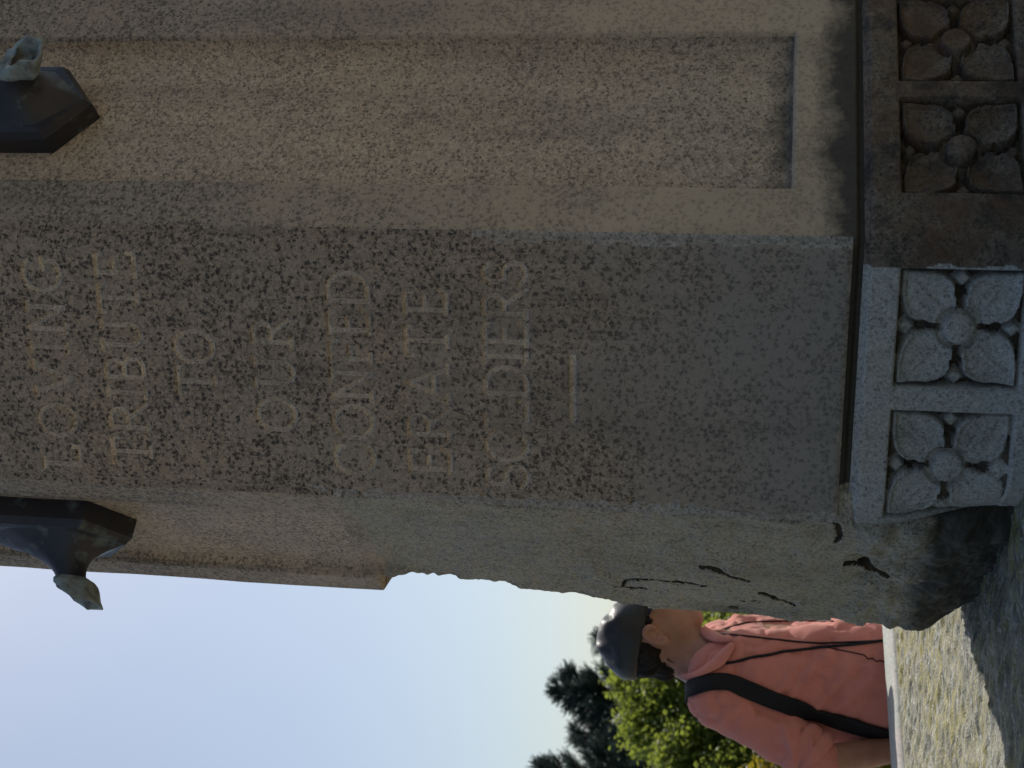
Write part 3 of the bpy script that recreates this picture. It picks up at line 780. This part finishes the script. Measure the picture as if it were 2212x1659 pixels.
# trunk and limbs under the clothes
trunk = [fw, rg, zz]
B.ell(TC, (.105, .160, .20), trunk, .05); B.ell(WC + zz * .05, (.100, .145, .22), trunk, .05); B.ell(PEL, (.11, .165, .13), trunk, .05)
B.cap(NB, SR, .05, .05, .04); B.cap(NB, SL, .05, .05, .04)
B.cap(SR, ER, .050, .043, .03); B.cap(ER, WR, .039, .027, .02); B.cap(SL, EL, .050, .043, .03); B.cap(EL, WL, .040, .028, .02)
def hand(wr, di, palm, up_, th):
    di = np.asarray(di, float); di /= np.linalg.norm(di); si = np.cross(di, palm); si /= np.linalg.norm(si); palm = np.cross(si, di)
    pc = wr + di * .05
    B.cap(wr, pc, .026, .028, .02); B.cap(pc - si * .022, pc + si * .022, .017, .017, .015)
    for i, (o_, l1) in enumerate(((-.03, .062), (-.01, .072), (.011, .068), (.030, .052))):
        b0 = pc + di * .03 + si * o_; b1 = b0 + di * l1 * .55 + palm * .010; b2 = b1 + di * l1 * .3 + palm * .024
        B.cap(b0, b1, .0095, .009, .006); B.cap(b1, b2, .009, .0078, .006)
    t0 = wr + di * .022 + si * th * .026; t1 = t0 + si * th * .028 + di * .028; t2 = t1 + di * .030 + palm * .012
    B.cap(t0, t1, .012, .0105, .008); B.cap(t1, t2, .0105, .009, .006)
hand(WR, WR - ER, fw * .6 - rg, zz, -1); hand(WL, WL - EL, -zz * .6 + rg * .2, zz, -1)
for sg in (-1, 1):
    hip = PEL + rg * sg * .09 - zz * .06; kn = hip + fw * .03 - zz * .40; an = np.array([kn[0] - .03 * fw[0], kn[1] - .03 * fw[1], .09])
    B.cap(hip, kn, .085, .055, .04); B.cap(kn, an, .055, .036, .03); B.cap(an, an + fw * .13 - zz * .055, .038, .03, .03)
bv, bf = B.mesh(); bv = lap(bv, bf, 2, .4)
mesh_obj('body', bv, bf, m_skin, PE)
for sg in (-1, 1):
    def ball(c, r, name, mat, par):
        u = np.linspace(0, math.pi, 9); v = np.linspace(0, 2 * math.pi, 14, endpoint=False)
        Vb = [c + r * np.array([math.sin(a) * math.cos(b), math.sin(a) * math.sin(b), math.cos(a)]) for a in u for b in v]
        Fb = [(i * 14 + j, (i + 1) * 14 + j, (i + 1) * 14 + (j + 1) % 14, i * 14 + (j + 1) % 14) for i in range(8) for j in range(14)]
        return mesh_obj(name, Vb, Fb, mat, par)
    eo = ball(Hd(84, 6, sg * 31), .0125, 'eye', m_eye, PE); ball(Hd(92, 4, sg * 32), .0062, 'iris', m_iris, eo)

# shirt
xs2 = axis_grid([(-1.05, -.35, .0055)]); ys2 = axis_grid([(3.05, 3.85, .006)]); zs2 = axis_grid([(.88, 1.62, .0055)])
Sh = SDF(xs2, ys2, zs2)
Sh.ell(TC + zz * .01 - fw * .02, (.125, .182, .20), trunk, .05); Sh.ell(WC + zz * .03 - fw * .01, (.140, .172, .24), trunk, .06); Sh.ell(WC - zz * .12, (.13, .175, .16), trunk, .04); Sh.ell(WC + zz * .02 - fw * .065, (.15, .17, .25), trunk, .05)
for sg in (-1, 1):
    Sh.ell(TC - fw * .003 + zz * .02 + rg * sg * .105, (.110, .085, .17), trunk, .04); Sh.ell(WC + zz * .04 + fw * .010 + rg * sg * .10, (.125, .09, .24), trunk, .04)
Sh.cap(NB - zz * .035, SR - zz * .005, .060, .064, .05); Sh.cap(NB - zz * .035, SL, .060, .06, .05)
CU = ER + (SR - ER) * .06
Sh.cap(SR, CU, .065, .056, .035); Sh.cap(SL, EL + (SL - EL) * .1, .064, .058, .03)
cu0 = ER + (SR - ER) * .20
Sh.cap(EL, EL + (WL - EL) * .45, .06, .056, .02)
Sh.cap(Hd(-18, -70, 10), Hd(-8, -140, 40), .060, .030, .01, True)
sv, sf = Sh.mesh(); sv = lap(sv, sf, 3, .5); sn = vnorm(sv, sf)
if np.mean(np.einsum('ij,ij->i', sn, sv - sv.mean(0))) < 0: sn = -sn
# folds: soft ridges drawn between points of the cloth, plus crumple
def fold(pa, pb, amp, wd, y):
    global disp
    a, b = aty(*pa, y), aty(*pb, y); d, t = segdist(sv[:, 0], sv[:, 2], (a[0], a[2]), (b[0], b[2]))
    disp += amp * np.exp(-(d / wd) ** 2) * np.where((t > 0) & (t < 1), 1, .8) * (sn[:, 1] < .35)
disp = .004 * fbm(sv[:, 0], sv[:, 1], sv[:, 2], 11, 3, 90) - .009 * (np.abs(fbm(sv[:, 0] * .8 + sv[:, 2] * .55, sv[:, 1] * .6, sv[:, 2] * .7 - sv[:, 0] * .3, 17, 3, 93)) < .09) * .5 + .006 * np.abs(fbm(sv[:, 0] * .8 + sv[:, 2] * .55, sv[:, 1] * .6, sv[:, 2] * .7 - sv[:, 0] * .3, 17, 3, 93))
stretch = fbm(sv[:, 0] * .35 + sv[:, 2] * .2, sv[:, 1] * .5, sv[:, 2], 36, 2, 95)
litside = sstep(0, .08, (sv - TC) @ fw - .05) * sstep(.03, -.05, (sv - TC) @ rg)
disp += .015 * litside * fbm(sv[:, 0] * .5, sv[:, 1], sv[:, 2], 24, 3, 99)
for pa, pb, am, wd in (((1755, 1432), (1690, 1505), .007, .010), ((1720, 1425), (1670, 1490), .006, .009), ((1830, 1435), (1760, 1515), .007, .011), ((1880, 1450), (1800, 1520), .005, .012),
                       ((1640, 1440), (1620, 1470), .004, .012), ((1790, 1400), (1740, 1450), .005, .010), ((1735, 1570), (1728, 1655), -.010, .007), ((1748, 1580), (1752, 1650), .006, .008),
                       ((1690, 1555), (1715, 1625), .006, .010), ((1640, 1525), (1690, 1545), -.006, .009), ((1600, 1505), (1560, 1530), .004, .012), ((1700, 1600), (1660, 1590), -.004, .012)):
    fold(pa, pb, am * 1.9, wd * .9, YP - .17 if pa[1] > 1520 else YP - .12)
sv = sv + sn * disp[:, None]; sv = lap(sv, sf, 2, .4)
# keep the shirt open at the neck: drop faces inside the collar
shirt = mesh_obj('shirt', sv, sf, m_shirt, PE)
tag(shirt, 'pink cotton shirt with rolled sleeve')
bvh = BVHTree.FromPolygons([tuple(v) for v in sv], [tuple(f) for f in sf])
def hit(ix, iy, off=.003):
    d = Vector(ray(ix, iy)).normalized(); r = bvh.ray_cast(Vector((0, 0, ZC)) + d * 2.6, d)
    if r[0] is None:
        q = aty(ix, iy, YP); r = bvh.find_nearest(Vector(q))
    n = r[1]
    if n.dot(d) > 0: n = -n
    return np.array(r[0] + n * off), np.array(n)
bodybvh = BVHTree.FromPolygons([tuple(v) for v in bv], [tuple(f) for f in bf])
def hit2(ix, iy, off):
    d = Vector(ray(ix, iy)).normalized(); best = None
    for t_ in (bvh, bodybvh):
        r = t_.ray_cast(Vector((0, 0, ZC)) + d * 2.6, d)
        if r[0] is not None and (best is None or r[3] < best[3]): best = r
    if best is None: best = bvh.find_nearest(Vector(aty(ix, iy, YP)))
    n = best[1] if best[1].dot(d) < 0 else -best[1]
    return np.array(best[0] + n * off)
def flap(inner, outer, name, o0, o1):
    n = 16; A_ = resample(inner, n); B_ = resample(outer, n); V, F = [], []; m = 6
    for i in range(n):
        for j in range(m):
            t = j / (m - 1); p = A_[i] * (1 - t) + B_[i] * t; V.append(hit2(p[0], p[1], o0 + (o1 - o0) * t + .006 * math.sin(math.pi * t)))
    V = np.array(V).reshape(n, m, 3)
    for _ in range(3): V[1:-1] = (V[:-2] + 2 * V[1:-1] + V[2:]) / 4; V[:, 1:-1] = (V[:, :-2] + 2 * V[:, 1:-1] + V[:, 2:]) / 4
    F = [(i * m + j, (i + 1) * m + j, (i + 1) * m + j + 1, i * m + j + 1) for i in range(n - 1) for j in range(m - 1)]
    o = mesh_obj(name, V.reshape(-1, 3), F, m_shirt, PE); sm = o.modifiers.new('t', 'SOLIDIFY'); sm.thickness = .003; sm.offset = 0; return o
def zx(x, y): return (1261.6 + x / 5.76, 1278 + y / 5.76)
def resample(pts, n):
    pts = np.array(pts, float); s_ = np.concatenate([[0], np.cumsum(np.linalg.norm(np.diff(pts, axis=0), axis=1))]); t = np.linspace(0, s_[-1], n)
    return np.stack([np.interp(t, s_, pts[:, i]) for i in range(2)], -1)
flap([zx(1200, 985), zx(1330, 1060), zx(1450, 1005), zx(1560, 925), zx(1700, 770), zx(1840, 655)], [zx(1300, 1120), zx(1430, 1090), zx(1580, 1030), zx(1720, 960), zx(1800, 880), zx(1890, 700)], 'collar', .008, .010)
flap([zx(1425, 490), zx(1480, 590), zx(1560, 640), zx(1700, 660), zx(1850, 650)], [zx(1450, 440), zx(1560, 520), zx(1680, 570), zx(1780, 600), zx(1880, 630)], 'collar', .008, .012)
def cuff():
    ax_ = ER - SR; L_ = np.linalg.norm(ax_); ax_ /= L_; a_ = np.cross(ax_, [0, 1., 0]); a_ /= np.linalg.norm(a_); b_ = np.cross(ax_, a_)
    V, F = [], []; n = 48; prof = [(.74, .058), (.755, .065), (.80, .068), (.86, .066), (.885, .061), (.90, .067), (.95, .068), (.985, .064), (1.0, .056), (.98, .048)]
    for j, (t, r) in enumerate(prof):
        for i in range(n):
            a = 2 * math.pi * i / n; w_ = 1 + .05 * vnoise(np.array(math.cos(a) * 2.2), np.array(math.sin(a) * 2.2), np.array(j * .45), 77) + .03 * math.sin(3 * a + j * .5)
            V.append(SR + ax_ * (L_ * (t + .018 * math.sin(a * 2 + 1))) + (a_ * math.cos(a) + b_ * math.sin(a)) * r * w_)
    F = [(j * n + i, j * n + (i + 1) % n, (j + 1) * n + (i + 1) % n, (j + 1) * n + i) for j in range(len(prof) - 1) for i in range(n)]
    return mesh_obj('cuff', V, F, m_shirt, PE)
cuff()
# trousers and shoes
Tr = SDF(axis_grid([(-1.0, -.4, .014)]), axis_grid([(3.1, 3.8, .014)]), axis_grid([(.05, 1.05, .014)]))
Tr.ell(PEL, (.125, .18, .14), trunk, .05)
for sg in (-1, 1):
    hip = PEL + rg * sg * .09 - zz * .06; kn = hip + fw * .03 - zz * .40; an = np.array([kn[0] - .03 * fw[0], kn[1] - .03 * fw[1], .12])
    Tr.cap(hip, kn, .10, .072, .05); Tr.cap(kn, an, .072, .062, .03)
tv, tf = Tr.mesh(); mesh_obj('trousers', lap(tv, tf, 2), tf, m_trous, PE)
for sg in (-1, 1):
    hip = PEL + rg * sg * .09; an = np.array([hip[0], hip[1], .06])
    So = SDF(axis_grid([(an[0] - .2, an[0] + .3, .012)]), axis_grid([(an[1] - .25, an[1] + .2, .012)]), axis_grid([(-.03, .2, .012)]))
    So.cap(an - fw * .02, an + fw * .16 - zz * .015, .05, .043, .02); So.d = np.maximum(So.d, -(So.z[None, None, :] - .006)); s_v, s_f = So.mesh(); mesh_obj('shoe', s_v, s_f, m_shoe, PE)

# cap and hair
Cg = SDF(axis_grid([(E0[0] - .16, E0[0] + .26, .0042)]), axis_grid([(YP - .15, YP + .2, .0045)]), axis_grid([(E0[2] - .08, E0[2] + .19, .0042)]))
Cg.ell(Hd(-12, 56), (.110, .086, .087), tilt(TL), .02)
Cg.ell(Hd(6, 92), (.074, .050, .074), tilt(TL - .05), .03)
Cg.ell(Hd(-62, 66), (.050, .056, .066), tilt(R_(40)), .03)
Xg, Yg, Zg_ = np.meshgrid(Cg.x, Cg.y, Cg.z, indexing='ij')
rr_ = (Xg - E0[0]) * hx[0] + (Yg - E0[1]) * hx[1]; uu_ = Zg_ - E0[2]
planef = .030 - uu_ - .13 * (rr_ - .03)       # keep what lies above the sweatband
Cg.d = np.maximum(Cg.d, (planef).astype(np.float32))
cv, cf = Cg.mesh(); cv = lap(cv, cf, 2, .5); cn = vnorm(cv, cf)
if np.mean(np.einsum('ij,ij->i', cn, cv - cv.mean(0))) < 0: cn = -cn
up_m = sstep(.075, .12, cv[:, 2] - E0[2])
cv = cv + cn * (up_m * (.013 * fbm(cv[:, 0] * 1.2, cv[:, 1] * .6, cv[:, 2] * .6, 19, 2, 50)))[:, None]
capo = mesh_obj('cap', cv, cf, m_cap, PE)
# peak of the cap
Vp, Fp = [], []
for i in range(13):
    a = R_(-72 + 144 * i / 12)
    for j, rr in enumerate((.080, .105, .135)):
        Vp.append(Hd(18, 30) + hx * (rr * math.cos(a)) + hl * (.078 * math.sin(a) * (1 + .06 * j)) + zz * (.006 - .014 * j * max(0, math.cos(a)) - .01 * math.sin(a) ** 2))
Fp = [(i * 3 + j, (i + 1) * 3 + j, (i + 1) * 3 + j + 1, i * 3 + j + 1) for i in range(12) for j in range(2)]
pk = mesh_obj('peak', Vp, Fp, m_cap, capo); pk.modifiers.new('t', 'SOLIDIFY').thickness = .004
# hair at nape and temple, with loose locks
Hg = SDF(axis_grid([(E0[0] - .16, E0[0] + .12, .0042)]), axis_grid([(YP - .13, YP + .16, .0045)]), axis_grid([(E0[2] - .10, E0[2] + .10, .0042)]))
Hg.ell(Hd(-50, 26), (.066, .060, .081), tilt(R_(12)), .02)
Hg.ell(Hd(-66, 0), (.040, .046, .068), None, .02)
Hg.ell(Hd(-78, -22), (.028, .024, .052), tilt(R_(25)), .02)
for sg in (-1, 1): Hg.ell(Hd(30, 27, sg * 64), (.017, .016, .012), tilt(TL), .01)
hv, hf_ = Hg.mesh(); hn = vnorm(hv, hf_)
if np.mean(np.einsum('ij,ij->i', hn, hv - hv.mean(0))) < 0: hn = -hn
hv = hv + hn * (.008 * fbm(hv[:, 0] + hv[:, 2] * .4, hv[:, 1], hv[:, 2] * .4, 60, 3, 61))[:, None]
hair = mesh_obj('hair', hv, hf_, m_hair, PE)
LV, LF = [], []
for i in range(46):
    t = rng.random() * .5; b = Hd(-98 + 70 * t + rng.normal() * 4, -22 - 14 * t + rng.normal() * 6, 30 + 44 * t * rng.random() + 8 * rng.normal())
    cdir = np.array([rng.normal() * .4 - .2, -.2 * rng.random(), -1.0]); L_ = .007 + .009 * rng.random(); curl = rng.normal() * .006
    pts = [b + cdir * L_ * s_ + np.array([curl * s_ * s_, 0, .2 * abs(curl) * s_]) for s_ in np.linspace(-.6, 1, 6)]
    v_, f_ = tube(pts, [.0016, .0016, .0014, .0012, .0009, .0004], 4); o_ = len(LV); LV += v_; LF += [tuple(q + o_ for q in ff) for ff in f_]
mesh_obj('loose_locks', LV, LF, m_hair, hair)

# straps worn over the shirt (things of their own)
def ribbon(pix, wd, off, name, mat, parent, thick=.004, extra=None):
    P_, Nn = [], []
    for ix, iy in pix:
        p, n = hit(ix, iy, off); P_.append(p); Nn.append(n)
    P_, Nn = np.array(P_), np.array(Nn)
    for _ in range(3): P_[1:-1] = (P_[:-2] + 2 * P_[1:-1] + P_[2:]) / 4; Nn[1:-1] = (Nn[:-2] + 2 * Nn[1:-1] + Nn[2:]) / 4
    if extra is not None: P_ = np.concatenate([np.array(extra[0]), P_]); Nn = np.concatenate([np.array(extra[1]), Nn])
    T_ = np.gradient(P_, axis=0); T_ /= np.linalg.norm(T_, axis=1)[:, None]
    V, F = [], []
    for p, n, t in zip(P_, Nn, T_):
        b = np.cross(n, t); b /= np.linalg.norm(b); n2 = np.cross(t, b)
        for s_ in (-1, -.5, 0, .5, 1):
            q = p + b * wd / 2 * s_
            nr = bvh.find_nearest(Vector(q)); nq = np.array(nr[0]); 
            nn = n2 if n2 @ n > 0 else -n2
            dd = (q - nq) @ nn
            if dd < off: q = q + nn * (off - dd) * .9
            V.append(q)
    F = [(i * 5 + j, (i + 1) * 5 + j, (i + 1) * 5 + j + 1, i * 5 + j + 1) for i in range(len(P_) - 1) for j in range(4)]
    o = mesh_obj(name, V, F, mat, parent); sm = o.modifiers.new('t', 'SOLIDIFY'); sm.thickness = thick; sm.offset = 0
    return o
def resample(pts, n):
    pts = np.array(pts, float); s_ = np.concatenate([[0], np.cumsum(np.linalg.norm(np.diff(pts, axis=0), axis=1))]); t = np.linspace(0, s_[-1], n)
    return np.stack([np.interp(t, s_, pts[:, i]) for i in range(2)], -1)
BG = empty('shoulder_bag', tuple(WC - fw * .2 + rg * .05 - zz * .25))
tag(BG, 'black shoulder bag with a wide strap across the pink shirt', 'bag')
stp = resample([(1503, 1484), (1543, 1472), (1587, 1476), (1643, 1502), (1721, 1528), (1811, 1557), (1878, 1577), (1925, 1588)], 34)
p0, n0 = hit(1503, 1484); back = [p0 + np.array([-.09, .10, -.12]), p0 + np.array([-.055, .075, -.02])]
bk = []; bkn = []
for off in ((-.045, .14, -.12), (-.05, .12, -.06), (-.045, .09, -.02), (-.03, .06, .0), (-.015, .03, .008)):
    r_n = bvh.find_nearest(Vector(p0 + np.array(off))); bk.append(np.array(r_n[0]) + .005 * np.array(r_n[1])); bkn.append(np.array(r_n[1]))
ribbon(stp, .042, .005, 'strap', m_strap, BG, .005, (bk, bkn))
import bmesh as _bm
def rbox(name, c, half, axes, bev, mat, parent):
    bm = _bm.new(); _bm.ops.create_cube(bm, size=2)
    _bm.ops.bevel(bm, geom=list(bm.edges), offset=bev, segments=3, affect='EDGES') if False else None
    for v in bm.verts: v.co = Vector(c) + Vector(axes[0]) * v.co.x * half[0] + Vector(axes[1]) * v.co.y * half[1] + Vector(axes[2]) * v.co.z * half[2]
    _bm.ops.bevel(bm, geom=list(bm.edges), offset=bev, segments=4, affect='EDGES')
    me = bpy.data.meshes.new(name); bm.to_mesh(me); bm.free(); me.materials.append(mat)
    for q in me.polygons: q.use_smooth = True
    o = bpy.data.objects.new(name, me); C.objects.link(o); put(o, parent); return o
rbox('pouch', WC - fw * .17 + rg * .10 - zz * .20, (.05, .13, .10), (fw, rg, zz), .03, m_strap, BG)
def cord(pix, r, name, mat, wig=0):
    pts = np.array([hit(ix, iy, r * .9)[0] for ix, iy in resample(pix, 40)])
    for _ in range(2): pts[1:-1] = (pts[:-2] + 2 * pts[1:-1] + pts[2:]) / 4
    v_, f_ = tube(pts, r, 8); return mesh_obj(name, v_, f_, mat)
NC = empty('neck_cord', tuple(NB))
tag(NC, 'thin black camera cord hanging from the collar over the pink shirt', 'cord')
for pix, r in (([(1568, 1434), (1640, 1418), (1710, 1406), (1784, 1398), (1850, 1392), (1912, 1384)], .0034), ([(1548, 1370), (1585, 1372), (1640, 1378), (1720, 1387), (1784, 1390), (1912, 1384)], .0022),
               ([(1548, 1366), (1575, 1356), (1610, 1346), (1660, 1343), (1740, 1342), (1800, 1343)], .0020),
               ([(1784, 1399), (1830, 1407), (1868, 1415), (1875, 1425), (1884, 1420), (1892, 1430), (1902, 1426), (1915, 1434)], .0014)):
    put(cord(pix, r, 'cord_strand', m_strap), NC)

# ------------------------------------------------------------------ trees beyond
def leaf_mat(name, a, b, trans, tw=.45):
    k = NT(name); c = k.mix(k.mr(k.noise(2.2, 5, .7), .35, .65), a, b)
    k.fin(c, .5, .35); tr = k.n('ShaderNodeBsdfTranslucent'); k.set(tr.inputs[0], trans)
    mx = k.n('ShaderNodeMixShader'); mx.inputs[0].default_value = tw; k.t.links.new(k.p.outputs[0], mx.inputs[1]); k.t.links.new(tr.outputs[0], mx.inputs[2]); k.t.links.new(mx.outputs[0], k.out.inputs[0])
    return k.m
m_leaf = leaf_mat('maple_leaf', c4(.11, .145, .03), c4(.15, .185, .04), c4(.26, .31, .045), .55)
m_leafy = leaf_mat('yellow_leaf', c4(.11, .11, .015), c4(.16, .13, .015), c4(.34, .27, .02), .5)
m_need = leaf_mat('spruce_needle', c4(.03, .052, .05), c4(.042, .066, .06), c4(.045, .07, .06), .25)
m_bark = simple('bark', (.07, .05, .035), .9, .2, .3, 12, 1, 40, .02)

def leaf_cloud(centers, size, nper, spread):
    n = len(centers) * nper
    c = np.repeat(centers, nper, 0) + rng.normal(size=(n, 3)) * spread
    a = rng.normal(size=(n, 3)); a[:, 2] *= .6; a /= np.linalg.norm(a, axis=1)[:, None]
    b = rng.normal(size=(n, 3)); b -= a * np.sum(a * b, 1)[:, None]; b /= np.linalg.norm(b, axis=1)[:, None]
    s = size * (.6 + .8 * rng.random(n))[:, None]; nrm = np.cross(a, b)
    V = np.stack([c - a * s * .5, c + b * s * .38 + nrm * s * .1, c + a * s * .62, c - b * s * .38 + nrm * s * .1], 1).reshape(-1, 3)
    return V, np.arange(n * 4).reshape(-1, 4)
def broadleaf(name, label, base, height, rad, ncl, nper, size, mat, crown0=.12, group=None, lobes=9):
    e = empty(name, base); tag(e, label, 'tree' if height > 2.4 else 'shrub', group)
    base = np.array(base); pts = [base + np.array([0, 0, t * height * .8]) + np.array([math.sin(t * 5) * .08, math.cos(t * 4) * .06, 0]) * t for t in np.linspace(0, 1, 8)]
    tv, tf = tube(pts, np.linspace(.10, .02, 8) * height / 4, 8)
    lob = []
    for i in range(lobes):
        h = crown0 + (.97 - crown0) * ((i + .5) / lobes); ww = math.sin(math.pi * min(1, (h * .92 + .08))) ** .7
        an = i * 2.4 + rng.random(); r = rad * ww * .55
        lob.append((base + np.array([r * math.cos(an), r * math.sin(an), h * height * .93]), rad * (.34 + .22 * rng.random()) * (ww * .7 + .3)))
        v_, f_ = tube([base + np.array([0, 0, h * height * .55]), (base + np.array([0, 0, h * height * .7]) + lob[-1][0]) / 2, lob[-1][0]], [.03 * height / 4, .018 * height / 4, .006], 6)
        o_ = len(tv); tv += v_; tf += [tuple(q + o_ for q in ff) for ff in f_]
    mesh_obj('trunk', tv, tf, m_bark, e)
    cen = []
    per = ncl // lobes
    for c_, r_ in lob:
        d = rng.normal(size=(per, 3)); d /= np.linalg.norm(d, axis=1)[:, None]; rr = r_ * (.45 + .65 * rng.random(per) ** .5)
        cen.append(c_ + d * rr[:, None] * np.array([1, 1, .85]))
    cen = np.concatenate(cen); V_, F_ = leaf_cloud(cen, size, nper, size * 1.7)
    V_[:, 2] = np.maximum(V_[:, 2], .03)
    mesh_obj('crown', V_, F_, mat, e, False); return e
def spot(ix, iy, y): q = aty(ix, iy, y); return (q[0], q[1], 0), q[2]
b, h = spot(1330, 1520, 15); broadleaf('maple_tree', 'bright green leafy tree directly behind the person in the pink shirt', b, h + .05, 1.25, 713, 82, .056, m_leaf, .02, lobes=14)
b, h = spot(1400, 1455, 16); broadleaf('maple_tree', 'green leafy tree showing between the person and the pillar', (b[0] + .75, b[1] + 1.0, 0), h - .25, 1.15, 575, 75, .056, m_leaf, .05, lobes=12)
b, h = spot(1420, 1660, 14); broadleaf('maple_tree', 'green leafy tree at the frame edge beside the pink sleeve', b, h, .95, 482, 75, .056, m_leaf, .02, lobes=11)
b, h = spot(1600, 1700, 10.5); broadleaf('yellow_shrub', 'yellow-leaved shrub low at the frame edge next to the pink sleeve', b, h, .42, 200, 45, .055, m_leafy, .02, lobes=8)

def conifer(name, label, base, height, rad, nb, seed, lean=0):
    r = np.random.default_rng(seed); e = empty(name, base); tag(e, label, 'tree', 'dark conifers behind the green trees'); base = np.array(base)
    tv, tf = tube([base, base + np.array([lean * .5, 0, height * .5]), base + np.array([lean, 0, height])], [.12, .07, .008], 8)
    P_, D_, S_ = [], [], []
    for i in range(nb):
        t = (i / nb) ** .85; z = height * (.12 + .88 * t); L = rad * (1 - t) ** .8 * (.6 + .55 * r.random()) + .05; an = r.random() * 2 * math.pi
        dr = np.array([math.cos(an), math.sin(an), .38 + .25 * r.random()]); p0 = base + np.array([lean * t, 0, z - .22 * L])
        pts = np.array([p0 + dr * L * s_ + np.array([0, 0, -.18 * L * s_ * (1 - s_) * 4 * .4]) for s_ in np.linspace(0, 1, 5)])
        v_, f_ = tube(pts, np.linspace(.014, .003, 5), 4); o_ = len(tv); tv += v_; tf += [tuple(q + o_ for q in ff) for ff in f_]
        nt_ = int(12 + 60 * L)
        s_ = r.random(nt_) ** .7; q = p0 + dr * L * s_[:, None]; 
        side = r.normal(size=(nt_, 3)) * .42 + dr * .8 + np.array([0, 0, .35]); side /= np.linalg.norm(side, axis=1)[:, None]
        P_.append(q); D_.append(side); S_.append(.14 + .20 * (1 - s_) * min(1, L) + .10 * r.random(nt_))
    mesh_obj('trunk', tv, tf, m_bark, e)
    P_ = np.concatenate(P_); D_ = np.concatenate(D_); S_ = np.concatenate(S_)
    V, n = [], len(P_)
    # each spray: a short twig with needle blades to both sides
    nbd = 9; u = np.linspace(0, 1, nbd)
    w_ = np.cross(D_, r.normal(size=(n, 3))); w_ /= np.linalg.norm(w_, axis=1)[:, None]
    allV = []
    for ui in u:
        for sg in (-1, 1):
            c0 = P_ + D_ * (S_ * ui)[:, None]; tip = c0 + (w_ * sg * .7 + D_ * .75) * (.034 * (1.1 - .5 * ui)); wd = D_ * .010
            allV.append(np.stack([c0 - wd, c0 + wd, tip + wd * .3, tip - wd * .3], 1))
    allV = np.concatenate(allV).reshape(-1, 3)
    mesh_obj('crown', allV, np.arange(len(allV)).reshape(-1, 4), m_need, e, False); return e
b, h = spot(1198, 1483, 24); conifer('spruce_tree', 'dark blue-green spruce rising behind the cap of the person', b, h, 1.85, 210, 3)
b, h = spot(1238, 1583, 25); conifer('spruce_tree', 'smaller dark spruce top between two taller ones', b, h, 1.3, 150, 4)
b, h = spot(1160, 1668, 23); conifer('spruce_tree', 'dark spruce cut off by the frame edge', b, h, 1.6, 170, 5)
b, h = spot(1300, 1405, 26); conifer('spruce_tree', 'dark spruce mostly hidden behind the cap and the pillar', (b[0] + .15, b[1], 0), h + .1, 1.8, 120, 6)
